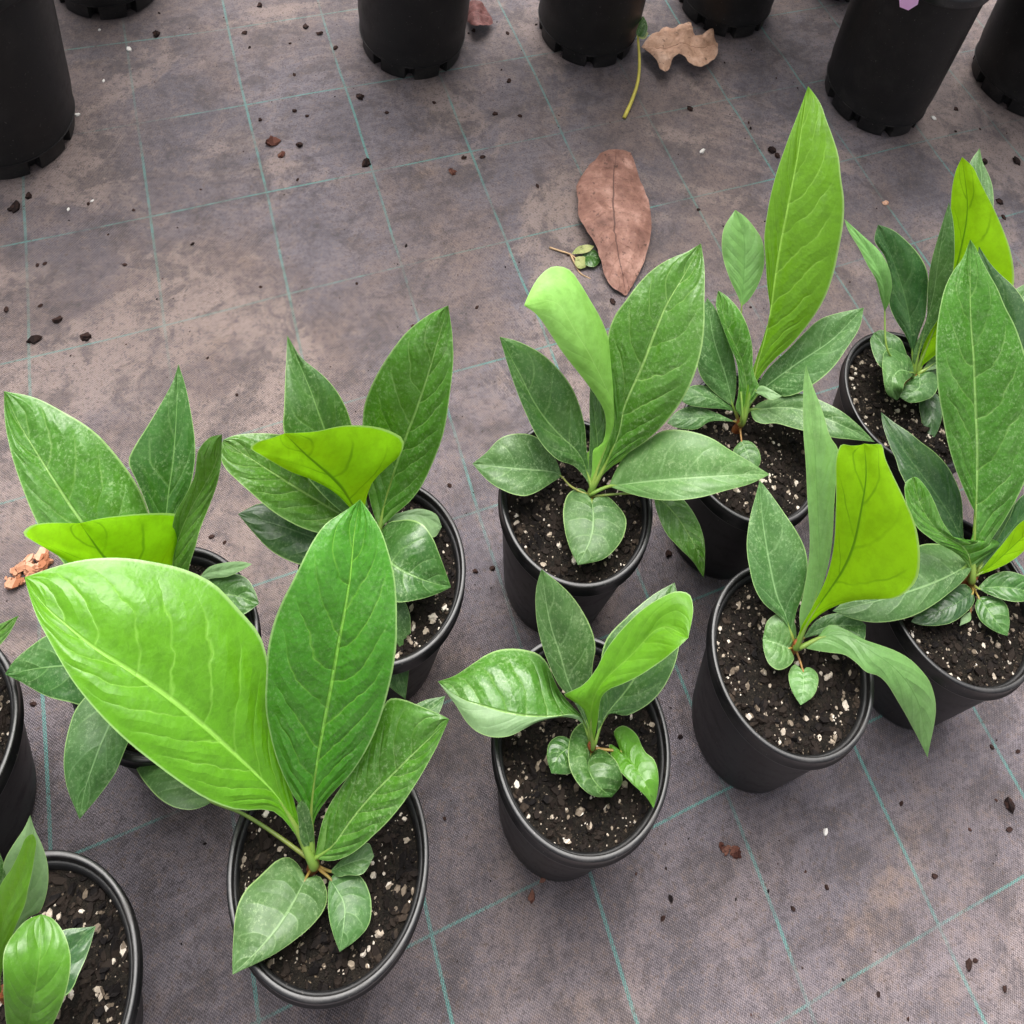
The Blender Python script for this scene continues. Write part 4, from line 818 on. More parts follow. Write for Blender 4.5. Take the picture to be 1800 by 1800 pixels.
        ('vdark', None, [], [[-176,104,1908,-264,146,1917,-353,182,1929,-445,187,1942,-532,173,1959,-617,163,1979,-699,165,2001,-779,172,2021,-856,176,2037,-931,178,2047,-1003,179,2052,-1070,176,2053,-1125,157,2054,-1165,125,2055,-1198,94,2056,-1223,68,2057,-1240,51,2058],
            [-176,104,1908,-264,89,1920,-350,74,1932,-433,59,1945,-514,47,1960,-593,39,1978,-670,37,1998,-743,39,2019,-814,40,2036,-883,40,2049,-949,41,2055,-1012,43,2057,-1071,45,2058,-1125,47,2058,-1174,48,2058,-1214,50,2058,-1240,51,2058],
            [-176,104,1908,-239,36,1896,-303,-29,1886,-377,-81,1883,-459,-120,1885,-546,-145,1896,-634,-155,1912,-719,-154,1933,-800,-145,1956,-877,-129,1977,-948,-104,1995,-1012,-73,2010,-1072,-43,2022,-1126,-13,2033,-1174,14,2043,-1214,37,2051,-1240,51,2058]]),
        ('dark', None, [], [[-95,147,1958,-89,223,1962,-46,273,1994,34,280,2060,117,272,2134,199,253,2184,271,224,2196,327,186,2180,374,150,2151,413,114,2115,449,81,2077,481,50,2039,511,21,2003,538,-7,1973,562,-32,1947,582,-53,1926,594,-65,1908],
            [-95,147,1958,-45,88,1995,1,30,2031,49,-21,2062,100,-60,2083,154,-83,2090,207,-95,2086,259,-101,2076,308,-104,2064,356,-105,2048,400,-102,2026,442,-97,2002,482,-90,1979,518,-82,1957,550,-75,1937,577,-70,1921,594,-65,1908],
            [-95,147,1958,-116,52,1998,-121,-42,2035,-89,-129,2065,-42,-205,2086,19,-264,2098,92,-301,2103,167,-319,2099,240,-313,2089,304,-288,2074,363,-257,2053,417,-224,2028,466,-188,2001,509,-152,1973,545,-117,1948,575,-87,1927,594,-65,1908]]),
        ('pale', None, [], [[-78,238,1908,-66,274,1938,-53,310,1965,-28,342,1985,15,360,1997,55,381,2001,95,402,1998,135,421,1991,176,435,1981,217,442,1968,256,445,1954,292,442,1937,321,433,1919,342,417,1901,358,401,1884,370,387,1870,379,381,1858],
            [-78,238,1908,-55,265,1932,-32,292,1956,-6,316,1977,27,335,1990,63,351,1992,99,366,1986,136,378,1977,172,387,1965,207,392,1952,240,393,1937,271,391,1921,299,388,1905,325,385,1890,348,382,1878,367,380,1867,379,381,1858],
            [-78,238,1908,-38,250,1933,4,258,1957,48,260,1978,90,262,1989,131,266,1989,170,271,1980,208,275,1966,243,274,1948,276,271,1927,307,270,1905,338,277,1885,357,301,1872,365,326,1866,370,349,1863,375,368,1861,379,381,1858]]),
        ('dull', None, [], [[-93,77,1908,-115,-12,1883,-122,-100,1861,-89,-184,1840,-40,-258,1815,6,-327,1783,39,-393,1742,66,-456,1698,98,-514,1654,139,-566,1612,183,-611,1569,229,-649,1525,278,-680,1481,331,-700,1443,382,-711,1410,426,-720,1383,453,-724,1358],
            [-93,77,1908,-37,-2,1895,17,-78,1883,69,-151,1868,116,-219,1846,157,-284,1814,189,-345,1776,213,-404,1734,235,-460,1691,260,-511,1646,291,-555,1597,324,-594,1547,357,-628,1499,388,-659,1456,416,-687,1417,439,-710,1385,453,-724,1358],
            [-93,77,1908,-15,10,1891,61,-54,1872,134,-114,1850,207,-167,1821,275,-217,1786,326,-274,1746,353,-335,1702,375,-393,1655,392,-447,1604,407,-497,1552,419,-546,1506,429,-592,1466,437,-635,1432,445,-673,1404,450,-705,1380,453,-724,1358]]),
    ]),
    4: dict(loc=(-0.0416, 0.1712), z=0.0, stem=(113, 52, 1938), label='second row potted plant with a pale rolled leaf next to the fallen brown leaf', leaves=[
        ('palebright', None, [], [[105,52,1958,33,163,2026,-8,271,2113,104,318,2232,106,396,2382,55,454,2544,-42,480,2701,-146,495,2846,-246,511,2977,-343,529,3090,-433,554,3186,-512,584,3273,-584,606,3367,-650,616,3465,-715,617,3550,-775,609,3612,-814,597,3658],
            [105,52,1958,122,167,2084,146,275,2215,195,369,2355,175,456,2505,91,513,2665,-6,549,2831,-101,580,2993,-194,612,3137,-287,646,3255,-376,686,3351,-455,736,3430,-536,777,3495,-632,761,3548,-712,697,3591,-774,637,3627,-814,597,3658],
            [105,52,1958,221,196,2086,377,299,2225,354,431,2380,238,539,2546,118,633,2717,30,735,2888,-47,835,3057,-155,911,3215,-282,969,3358,-401,1034,3474,-528,1098,3549,-673,1069,3574,-758,952,3572,-794,820,3582,-809,692,3614,-814,597,3658]]),
        ('mid', None, [], [[115,54,1958,129,182,2140,152,303,2322,163,422,2498,98,531,2659,31,640,2808,-28,749,2951,-65,859,3089,-45,972,3210,22,1081,3308,88,1194,3389,165,1298,3458,257,1384,3515,357,1450,3561,454,1501,3597,527,1557,3628,572,1588,3658],
            [115,54,1958,163,167,2122,208,276,2285,226,386,2443,216,494,2598,244,597,2746,280,697,2885,307,800,3011,328,905,3124,352,1008,3227,380,1111,3319,421,1209,3399,466,1303,3468,502,1394,3527,532,1478,3578,557,1548,3621,572,1588,3658],
            [115,54,1958,197,164,2135,323,243,2302,458,306,2464,566,380,2638,647,458,2818,705,551,2975,739,662,3102,753,779,3213,747,894,3315,725,1008,3403,696,1123,3473,674,1241,3526,653,1355,3567,626,1457,3602,594,1540,3631,572,1588,3658]]),
        ('dark', None, [], [[107,42,1958,11,101,2039,-100,131,2123,-230,102,2210,-343,116,2297,-437,153,2378,-517,202,2453,-587,256,2525,-652,311,2593,-711,365,2658,-766,419,2717,-816,473,2771,-862,525,2818,-903,575,2860,-939,620,2897,-968,657,2929,-987,677,2958],
            [107,42,1958,42,122,2032,-24,198,2105,-117,248,2179,-226,271,2255,-329,294,2336,-423,320,2420,-508,352,2503,-583,390,2581,-648,433,2652,-709,479,2714,-769,523,2768,-825,563,2816,-877,601,2860,-924,634,2898,-962,662,2930,-987,677,2958],
            [107,42,1958,56,136,2041,7,229,2122,-36,322,2202,-74,411,2286,-129,484,2381,-199,539,2486,-278,580,2592,-363,612,2689,-454,638,2766,-545,664,2823,-637,682,2864,-727,691,2894,-810,695,2917,-885,692,2933,-947,684,2946,-987,677,2958]]),
        ('dull', None, [112, 20, 1874, -68, 52, 1891], [[-177,111,1908,-235,41,1947,-288,-29,1985,-339,-95,2020,-395,-149,2047,-455,-188,2066,-520,-202,2080,-584,-202,2089,-645,-194,2095,-702,-182,2096,-756,-162,2093,-804,-137,2087,-848,-109,2080,-886,-81,2074,-920,-56,2068,-949,-34,2062,-968,-20,2058],
            [-177,111,1908,-239,117,1945,-306,97,1981,-370,74,2015,-431,53,2042,-491,34,2063,-548,19,2077,-603,7,2088,-656,-3,2096,-707,-10,2099,-756,-14,2096,-802,-16,2089,-845,-17,2081,-885,-18,2074,-920,-19,2068,-949,-20,2062,-968,-20,2058],
            [-177,111,1908,-221,168,1956,-273,217,2005,-335,256,2055,-406,279,2104,-483,290,2147,-563,282,2177,-638,261,2194,-707,234,2197,-766,202,2188,-810,161,2169,-840,118,2146,-867,78,2123,-898,44,2103,-927,16,2085,-952,-7,2070,-968,-20,2058]]),
        ('dull2', None, [116, 15, 1933], [[248,77,2008,275,177,2097,322,268,2190,406,332,2287,500,383,2383,594,433,2467,710,446,2531,830,442,2566,946,433,2574,1057,419,2563,1158,394,2542,1253,373,2517,1343,356,2491,1426,340,2466,1499,325,2443,1560,313,2424,1600,308,2408],
            [248,77,2008,356,82,2090,461,84,2169,563,86,2244,662,88,2311,759,93,2369,854,102,2414,947,118,2442,1038,140,2454,1127,165,2456,1214,191,2453,1296,217,2447,1374,240,2439,1446,262,2429,1511,281,2421,1564,297,2414,1600,308,2408],
            [248,77,2008,364,27,2090,476,-17,2170,584,-51,2245,689,-73,2311,790,-78,2367,887,-67,2408,980,-44,2436,1070,-10,2450,1155,32,2455,1239,74,2454,1319,114,2448,1395,155,2440,1462,199,2431,1520,243,2422,1568,282,2415,1600,308,2408]]),
        ('dull', None, [], [[128,-30,1908,81,39,1881,14,68,1860,-53,39,1851,-94,-20,1856,-102,-93,1871,-98,-163,1885,-84,-228,1897,-64,-286,1906,-42,-339,1910,-18,-386,1912,8,-427,1910,33,-465,1909,59,-497,1908,84,-525,1908,105,-547,1908,118,-562,1908],
            [128,-30,1908,142,-80,1920,156,-129,1932,168,-176,1943,176,-221,1951,180,-264,1956,182,-304,1957,180,-343,1957,176,-379,1956,169,-412,1953,160,-441,1947,151,-468,1939,142,-493,1931,134,-515,1924,127,-535,1918,122,-552,1912,118,-562,1908],
            [128,-30,1908,181,41,1892,270,39,1885,346,1,1886,411,-48,1891,457,-111,1896,467,-186,1901,458,-259,1904,434,-325,1908,401,-385,1911,362,-436,1912,318,-476,1911,268,-503,1909,220,-523,1909,177,-540,1908,141,-554,1908,118,-562,1908]]),
        ('mid', None, [131, 17, 1891, 365, 74, 1924], [[663,126,1958,678,64,1940,707,9,1925,740,-43,1912,775,-92,1899,815,-134,1884,861,-168,1869,911,-193,1852,960,-215,1833,1009,-232,1807,1058,-243,1772,1103,-253,1730,1143,-263,1685,1177,-275,1645,1206,-287,1611,1231,-297,1583,1248,-301,1558],
            [663,126,1958,724,89,1958,783,54,1957,839,19,1955,891,-17,1948,938,-53,1935,981,-89,1917,1022,-122,1895,1061,-153,1870,1098,-179,1837,1133,-201,1795,1165,-221,1747,1189,-241,1699,1209,-261,1656,1225,-279,1617,1238,-294,1585,1248,-301,1558],
            [663,126,1958,735,183,1958,817,198,1957,890,163,1955,955,122,1949,1013,79,1937,1063,33,1918,1106,-11,1894,1143,-55,1864,1172,-97,1827,1192,-138,1787,1206,-176,1746,1218,-211,1704,1228,-242,1662,1236,-269,1623,1242,-290,1589,1248,-301,1558]]),
        ('dark', None, [], [[113,63,1958,78,110,2008,47,156,2059,26,205,2109,13,253,2158,2,302,2204,-11,348,2249,-26,393,2291,-42,437,2330,-58,479,2368,-72,519,2403,-84,558,2436,-94,595,2467,-102,629,2494,-109,659,2518,-115,685,2539,-119,698,2558],
            [113,63,1958,106,118,2007,101,172,2056,94,224,2103,84,275,2150,69,323,2195,50,369,2238,28,413,2281,6,455,2321,-14,495,2360,-33,533,2396,-52,569,2431,-69,603,2463,-85,634,2492,-99,662,2518,-111,685,2539,-119,698,2558],
            [113,63,1958,135,118,2013,156,172,2068,167,227,2120,173,281,2169,173,335,2216,163,387,2261,144,435,2305,120,479,2347,92,521,2387,62,559,2422,29,594,2454,-7,623,2481,-43,648,2505,-75,670,2524,-102,688,2542,-119,698,2558]]),
    ]),
    7: dict(loc=(0.1112, 0.2543), z=0.0, stem=(-134, 168, 1938), label='second row potted plant with the tallest glossy lime leaf', leaves=[
        ('bright', None, [], [[-121,171,1958,-160,336,2153,-137,510,2347,-109,679,2538,-100,843,2726,-183,987,2910,-251,1131,3088,-316,1271,3259,-337,1418,3421,-343,1562,3574,-332,1705,3714,-308,1847,3839,-281,1986,3948,-249,2120,4042,-221,2243,4124,-201,2345,4194,-192,2393,4258],
            [-121,171,1958,-116,345,2155,-108,515,2350,-98,681,2541,-101,843,2726,-122,1000,2906,-140,1153,3081,-151,1303,3249,-155,1447,3411,-159,1588,3564,-161,1727,3704,-164,1865,3830,-172,1999,3942,-178,2127,4040,-183,2245,4125,-186,2344,4197,-192,2393,4258],
            [-121,171,1958,-99,360,2175,2,514,2387,157,644,2590,278,792,2786,363,948,2981,395,1108,3177,393,1263,3368,382,1419,3544,343,1576,3698,272,1724,3829,215,1883,3940,129,2022,4032,40,2151,4109,-35,2275,4171,-125,2358,4219,-192,2393,4258]]),
        ('pale2', None, [-150, 126, 2033, -246, 442, 2208, -302, 749, 2383], [[-353,941,2558,-397,990,2607,-447,1033,2655,-498,1073,2703,-542,1116,2749,-583,1158,2796,-618,1202,2841,-647,1246,2888,-669,1289,2934,-684,1332,2980,-690,1375,3024,-687,1418,3061,-674,1461,3091,-655,1502,3113,-636,1541,3130,-620,1572,3144,-611,1590,3158],
            [-353,941,2558,-363,999,2607,-373,1055,2656,-383,1110,2703,-394,1163,2750,-406,1215,2795,-416,1266,2838,-428,1314,2881,-441,1361,2921,-458,1405,2960,-478,1444,2996,-503,1479,3031,-529,1509,3063,-556,1536,3092,-579,1560,3118,-598,1580,3139,-611,1590,3158],
            [-353,941,2558,-300,988,2618,-264,1044,2679,-240,1103,2739,-225,1163,2797,-220,1223,2852,-229,1282,2903,-248,1340,2949,-274,1395,2988,-310,1445,3021,-357,1484,3049,-405,1518,3074,-453,1545,3097,-500,1566,3117,-546,1579,3133,-585,1587,3146,-611,1590,3158]]),
        ('mid', None, [], [[-148,164,1958,-225,201,2032,-228,267,2109,-240,329,2186,-264,389,2259,-295,445,2330,-340,493,2397,-395,532,2461,-444,576,2517,-489,621,2564,-530,669,2605,-568,715,2641,-603,760,2674,-626,807,2701,-630,856,2724,-628,897,2742,-627,921,2758],
            [-148,164,1958,-145,234,2032,-146,302,2105,-167,366,2176,-201,423,2246,-242,476,2313,-288,525,2379,-341,565,2441,-396,602,2500,-447,641,2551,-489,686,2594,-522,734,2631,-550,783,2663,-575,828,2692,-596,869,2718,-615,903,2739,-627,921,2758],
            [-148,164,1958,-111,231,2048,-65,293,2131,-44,362,2205,-107,417,2270,-150,480,2337,-172,545,2408,-200,604,2481,-239,655,2553,-284,701,2619,-334,745,2672,-387,789,2709,-442,829,2732,-497,865,2745,-549,894,2752,-596,912,2755,-627,921,2758]]),
        ('dull', None, [], [[-241,256,1958,-337,268,2003,-428,284,2052,-514,303,2109,-591,324,2174,-648,358,2246,-682,405,2313,-704,458,2371,-719,514,2420,-733,571,2463,-744,627,2502,-749,681,2538,-749,733,2570,-741,782,2597,-728,825,2620,-716,861,2640,-710,882,2658],
            [-241,256,1958,-277,314,2007,-313,370,2056,-350,423,2106,-390,470,2159,-434,509,2217,-478,543,2280,-520,576,2342,-556,610,2400,-587,647,2451,-612,687,2494,-634,729,2531,-653,769,2563,-671,806,2592,-687,839,2618,-700,867,2639,-710,882,2658],
            [-241,256,1958,-239,321,2016,-247,384,2073,-263,444,2128,-284,500,2185,-314,550,2243,-352,590,2306,-394,624,2372,-436,655,2434,-477,687,2488,-514,723,2532,-550,760,2566,-586,796,2593,-621,827,2614,-657,852,2631,-689,871,2645,-710,882,2658]]),
        ('dull', None, [], [[-199,234,1908,-247,256,1933,-294,276,1959,-341,295,1984,-388,310,2007,-436,324,2028,-485,333,2046,-534,334,2059,-583,329,2068,-629,315,2075,-671,294,2081,-707,266,2087,-733,232,2092,-752,197,2097,-768,165,2101,-781,139,2105,-790,122,2108],
            [-199,234,1908,-249,233,1932,-298,233,1957,-345,233,1981,-390,233,2004,-435,231,2025,-479,228,2044,-521,222,2058,-562,214,2067,-601,202,2075,-637,189,2081,-670,175,2087,-701,160,2092,-730,148,2097,-755,137,2101,-776,128,2105,-790,122,2108],
            [-199,234,1908,-251,224,1927,-301,214,1945,-349,201,1962,-396,185,1978,-442,169,1993,-485,153,2008,-527,141,2021,-568,130,2033,-606,120,2044,-643,112,2054,-677,108,2065,-707,108,2075,-734,112,2085,-757,117,2094,-777,121,2101,-790,122,2108]]),
        ('dull', None, [], [[-187,165,1858,-250,168,1875,-311,172,1892,-370,176,1908,-427,178,1922,-484,178,1934,-539,175,1944,-593,170,1951,-643,159,1955,-689,139,1957,-729,112,1957,-764,82,1957,-792,51,1957,-813,18,1957,-828,-13,1957,-839,-39,1958,-847,-55,1958],
            [-187,165,1858,-246,157,1874,-302,150,1890,-358,141,1906,-411,127,1922,-463,108,1936,-512,87,1947,-558,68,1954,-602,50,1957,-643,34,1958,-682,18,1958,-718,2,1958,-752,-13,1958,-783,-27,1958,-810,-39,1958,-832,-49,1958,-847,-55,1958],
            [-187,165,1858,-247,147,1870,-306,131,1883,-362,113,1896,-416,91,1907,-464,60,1915,-501,20,1918,-539,-15,1919,-582,-35,1920,-626,-47,1923,-668,-55,1926,-708,-61,1931,-745,-65,1936,-778,-64,1942,-807,-60,1948,-831,-57,1953,-847,-55,1958]]),
        ('dull', None, [], [[-92,291,1958,-62,380,2037,-33,467,2116,7,548,2193,67,616,2269,134,676,2342,195,737,2414,252,796,2485,309,851,2554,364,903,2619,430,943,2677,504,967,2723,576,988,2760,644,1005,2790,705,1021,2815,756,1033,2837,787,1036,2858],
            [-92,291,1958,-39,369,2032,26,435,2105,99,492,2176,173,545,2246,246,596,2313,318,643,2379,389,685,2442,458,726,2503,521,768,2561,576,814,2616,625,861,2668,667,907,2716,706,950,2760,740,988,2798,770,1020,2830,787,1036,2858],
            [-92,291,1958,-21,371,2037,82,390,2111,194,342,2181,300,355,2252,389,395,2326,469,443,2398,538,500,2466,596,566,2527,643,636,2582,683,707,2634,722,773,2684,756,836,2731,777,899,2771,784,958,2805,786,1008,2833,787,1036,2858]]),
        ('dull', None, [], [[-72,256,1958,3,314,2023,94,346,2084,190,367,2139,285,386,2187,381,390,2225,473,365,2253,559,333,2273,642,304,2284,721,277,2285,796,250,2275,864,222,2256,926,196,2234,982,171,2211,1030,148,2191,1070,129,2173,1098,118,2158],
            [-72,256,1958,24,264,2007,117,273,2055,208,277,2101,299,272,2141,386,257,2172,470,236,2197,549,213,2218,626,191,2234,701,174,2239,774,160,2234,844,150,2220,909,141,2205,970,133,2190,1023,126,2178,1068,121,2167,1098,118,2158],
            [-72,256,1958,-27,151,1983,61,120,2019,154,125,2064,243,101,2109,329,75,2148,413,55,2178,496,41,2201,577,33,2217,657,31,2225,735,38,2224,812,53,2216,885,69,2203,953,84,2190,1013,98,2178,1064,109,2167,1098,118,2158]]),
        ('dull', None, [], [[-102,25,1808,-122,-3,1799,-143,-30,1792,-162,-60,1787,-169,-94,1787,-162,-127,1792,-149,-156,1798,-132,-181,1802,-113,-201,1803,-92,-216,1801,-70,-227,1801,-47,-233,1801,-25,-238,1803,-4,-242,1805,14,-246,1806,29,-249,1807,38,-251,1808],
            [-102,25,1808,-90,-2,1816,-78,-28,1824,-67,-53,1832,-56,-78,1840,-45,-101,1846,-35,-123,1850,-26,-142,1850,-16,-159,1846,-7,-175,1841,2,-189,1835,10,-203,1829,17,-215,1823,24,-227,1819,30,-237,1814,35,-246,1811,38,-251,1808],
            [-102,25,1808,-65,29,1811,-30,30,1814,2,19,1820,27,-2,1828,48,-28,1836,66,-54,1842,78,-81,1844,87,-107,1841,92,-131,1835,92,-154,1828,86,-177,1822,75,-197,1818,63,-214,1815,52,-230,1812,43,-243,1810,38,-251,1808]]),
        ('pale', None, [], [[-85,333,2158,-73,346,2178,-61,360,2197,-46,371,2216,-26,372,2232,-5,363,2246,15,351,2257,34,341,2264,53,332,2268,72,326,2269,90,321,2268,107,315,2266,122,310,2264,136,305,2262,149,301,2260,159,297,2259,166,295,2258],
            [-85,333,2158,-65,330,2174,-46,327,2190,-27,324,2206,-9,320,2222,9,315,2236,26,310,2247,44,306,2254,62,303,2257,79,302,2258,95,300,2258,111,299,2258,125,298,2258,138,297,2258,150,296,2258,160,295,2258,166,295,2258],
            [-85,333,2158,-65,319,2174,-46,304,2190,-27,290,2206,-9,276,2222,8,262,2235,25,250,2245,43,241,2251,61,239,2253,80,243,2254,97,251,2255,112,260,2256,126,269,2256,139,278,2257,150,285,2257,160,291,2257,166,295,2258]]),
    ]),
    6: dict(loc=(0.2704, 0.3407), z=0.0, stem=(8, 189, 1938), label='second row potted plant at the right edge with narrow dark leaf and yellow green leaf', leaves=[
        ('pale2', None, [-50, 120, 2008, -263, 122, 2158, -408, 187, 2308], [[-467,466,2458,-521,485,2555,-575,502,2652,-620,522,2744,-667,546,2823,-723,567,2887,-777,593,2938,-824,626,2982,-868,658,3023,-911,688,3063,-954,715,3100,-997,739,3135,-1035,762,3166,-1067,787,3194,-1090,814,3218,-1107,838,3239,-1120,849,3258],
            [-467,466,2458,-497,497,2556,-525,526,2653,-562,553,2744,-608,580,2823,-657,610,2887,-705,644,2937,-754,677,2980,-802,709,3021,-850,737,3060,-899,761,3096,-946,782,3131,-991,800,3163,-1033,816,3192,-1069,831,3218,-1100,844,3239,-1120,849,3258],
            [-467,466,2458,-456,496,2560,-466,535,2660,-480,574,2752,-512,614,2834,-555,651,2905,-606,688,2963,-661,722,3010,-721,751,3048,-785,771,3081,-847,787,3112,-906,803,3141,-961,817,3170,-1012,829,3196,-1057,839,3220,-1094,848,3240,-1120,849,3258]]),
        ('vdark', None, [], [[-8,189,1958,-50,268,2058,-107,338,2156,-186,394,2250,-285,430,2341,-375,469,2434,-442,518,2526,-461,586,2614,-480,652,2697,-515,711,2775,-559,761,2851,-617,799,2922,-690,816,2986,-747,843,3042,-754,891,3089,-747,934,3126,-746,955,3158],
            [-8,189,1958,-47,265,2056,-87,339,2154,-127,410,2249,-166,480,2342,-210,545,2432,-261,604,2519,-317,657,2603,-374,707,2684,-430,752,2762,-486,794,2835,-541,832,2905,-593,866,2969,-642,897,3027,-684,925,3078,-720,948,3121,-746,955,3158],
            [-8,189,1958,-41,275,2075,-58,361,2194,-51,443,2311,-34,522,2423,-47,602,2530,-68,680,2631,-91,755,2727,-137,822,2816,-209,873,2894,-293,910,2960,-383,936,3015,-470,956,3062,-552,971,3099,-631,974,3125,-700,965,3143,-746,955,3158]]),
        ('dull', None, [], [[-8,189,1958,-64,268,2077,-59,355,2197,-39,434,2318,-26,508,2441,-55,575,2567,-90,634,2695,-122,688,2821,-143,743,2940,-153,799,3049,-154,857,3147,-151,913,3236,-147,967,3317,-142,1018,3389,-137,1063,3453,-134,1099,3508,-138,1110,3558],
            [-8,189,1958,-11,276,2081,-14,360,2203,-16,440,2324,-16,514,2447,-20,581,2573,-31,641,2701,-50,697,2826,-71,750,2945,-90,804,3054,-102,859,3152,-111,914,3241,-117,967,3322,-123,1016,3395,-127,1060,3458,-131,1097,3512,-138,1110,3558],
            [-8,189,1958,-6,276,2088,10,358,2219,37,429,2351,74,492,2484,100,552,2616,103,614,2745,94,674,2870,77,731,2990,54,787,3100,28,843,3198,1,901,3283,-26,957,3357,-54,1011,3420,-84,1059,3473,-114,1096,3518,-138,1110,3558]]),
        ('under', None, [], [[24,228,1958,26,345,2103,42,458,2247,76,563,2389,106,667,2527,116,771,2660,109,872,2788,77,968,2910,44,1059,3027,17,1147,3140,-10,1228,3251,-36,1302,3358,-56,1371,3459,-64,1436,3550,-60,1495,3630,-45,1540,3698,-41,1554,3758],
            [24,228,1958,57,341,2106,90,451,2252,116,559,2395,136,665,2534,151,768,2669,163,868,2800,169,965,2926,170,1059,3048,167,1148,3164,155,1233,3274,129,1310,3378,92,1379,3474,51,1439,3562,14,1493,3639,-17,1538,3703,-41,1554,3758],
            [24,228,1958,150,308,2149,278,377,2336,402,440,2517,515,509,2694,619,582,2862,679,687,3016,650,815,3147,590,940,3253,511,1057,3341,427,1167,3418,340,1267,3491,251,1352,3562,170,1430,3631,103,1506,3689,20,1542,3729,-41,1554,3758]]),
        ('dull', None, [], [[42,232,1958,61,376,2080,79,517,2200,97,656,2319,115,792,2435,136,924,2548,159,1054,2657,182,1182,2762,203,1307,2861,220,1432,2952,228,1557,3033,226,1677,3106,225,1793,3173,234,1903,3231,267,2003,3281,313,2079,3322,338,2120,3358],
            [42,232,1958,90,373,2081,138,512,2203,187,647,2322,233,781,2438,276,913,2551,314,1043,2660,345,1171,2764,369,1299,2863,388,1426,2953,401,1553,3033,407,1678,3104,402,1796,3169,386,1902,3227,367,1997,3278,351,2076,3321,338,2120,3358],
            [42,232,1958,98,377,2087,154,518,2215,216,652,2343,294,775,2468,376,892,2591,443,1014,2708,485,1145,2817,510,1278,2916,526,1413,3006,533,1549,3084,526,1681,3151,498,1805,3205,444,1906,3249,387,1992,3287,360,2076,3322,338,2120,3358]]),
        ('dull', None, [], [[-50,178,1958,-119,145,1984,-186,114,2010,-251,91,2035,-312,76,2057,-366,75,2073,-409,93,2083,-440,124,2088,-462,162,2092,-478,202,2094,-492,242,2097,-502,281,2098,-509,320,2100,-508,357,2102,-496,390,2104,-482,417,2106,-474,434,2108],
            [-50,178,1958,-92,188,1982,-134,197,2007,-175,205,2031,-214,214,2054,-251,224,2075,-285,238,2091,-314,256,2102,-340,278,2106,-363,302,2108,-384,326,2108,-404,349,2108,-422,371,2108,-438,392,2108,-453,409,2108,-466,424,2108,-474,434,2108],
            [-50,178,1958,-69,212,1993,-89,245,2029,-110,276,2064,-136,303,2100,-161,328,2134,-189,354,2163,-219,379,2181,-253,401,2185,-289,419,2180,-324,434,2171,-357,449,2161,-389,460,2151,-419,461,2139,-443,450,2127,-462,439,2117,-474,434,2108]]),
        ('dull', None, [], [[-49,118,2058,-49,220,2038,-79,296,2041,-148,325,2067,-235,321,2106,-328,273,2150,-398,180,2191,-424,77,2227,-438,-17,2258,-442,-101,2281,-436,-166,2285,-420,-210,2261,-393,-235,2215,-353,-243,2164,-303,-235,2120,-259,-225,2086,-228,-215,2058],
            [-49,118,2058,-106,87,2107,-161,59,2155,-214,30,2199,-263,-6,2231,-297,-49,2249,-320,-89,2256,-334,-125,2257,-340,-157,2252,-335,-181,2238,-321,-195,2214,-303,-201,2184,-283,-205,2152,-265,-209,2123,-250,-212,2097,-238,-215,2076,-228,-215,2058],
            [-49,118,2058,-71,80,2073,-97,39,2096,-130,-6,2130,-165,-52,2171,-194,-98,2206,-211,-136,2227,-220,-164,2232,-222,-180,2219,-217,-182,2186,-210,-176,2141,-206,-172,2102,-208,-177,2081,-214,-189,2072,-221,-201,2068,-226,-210,2063,-228,-215,2058]]),
        ('dull', None, [], [[40,181,1958,17,166,1952,-6,150,1948,-29,130,1948,-53,106,1955,-77,77,1968,-99,49,1980,-115,24,1985,-127,3,1983,-135,-16,1978,-142,-34,1974,-148,-51,1970,-154,-68,1967,-159,-83,1964,-164,-96,1962,-168,-107,1960,-171,-114,1958],
            [40,181,1958,38,144,1966,38,109,1974,38,74,1982,32,39,1990,19,6,1996,-3,-20,2000,-25,-39,2000,-47,-53,1996,-68,-64,1991,-87,-73,1985,-106,-82,1979,-123,-89,1973,-139,-97,1969,-153,-104,1964,-164,-110,1961,-171,-114,1958],
            [40,181,1958,116,248,1940,189,312,1925,249,319,1917,258,247,1921,252,166,1935,231,83,1956,195,6,1974,148,-55,1982,94,-91,1981,44,-116,1973,-4,-134,1963,-50,-144,1956,-91,-141,1953,-125,-130,1954,-152,-119,1956,-171,-114,1958]]),
        ('vdark', None, [], [[178,159,1808,153,116,1787,129,75,1768,111,31,1751,106,-14,1738,112,-56,1727,122,-97,1718,132,-135,1709,140,-171,1699,149,-205,1689,158,-238,1680,167,-268,1673,178,-296,1667,191,-320,1664,206,-339,1661,218,-355,1660,226,-365,1658],
            [178,159,1808,186,113,1799,194,68,1791,202,25,1783,209,-17,1776,216,-58,1768,221,-96,1759,225,-133,1748,228,-168,1736,229,-201,1724,229,-232,1711,228,-261,1700,227,-288,1689,226,-313,1679,226,-335,1671,226,-354,1664,226,-365,1658],
            [178,159,1808,225,136,1802,271,114,1796,309,83,1789,329,40,1781,337,-6,1772,338,-53,1763,336,-97,1752,329,-139,1740,318,-179,1727,305,-215,1714,291,-249,1702,275,-280,1691,259,-308,1681,245,-332,1672,233,-353,1664,226,-365,1658]]),
        ('dull', None, [], [[59,205,1958,122,304,2017,185,403,2074,256,494,2129,341,575,2180,432,647,2225,525,717,2265,618,787,2300,707,860,2330,790,938,2357,868,1015,2382,943,1090,2404,1017,1157,2424,1093,1211,2438,1166,1243,2447,1228,1261,2453,1268,1274,2458],
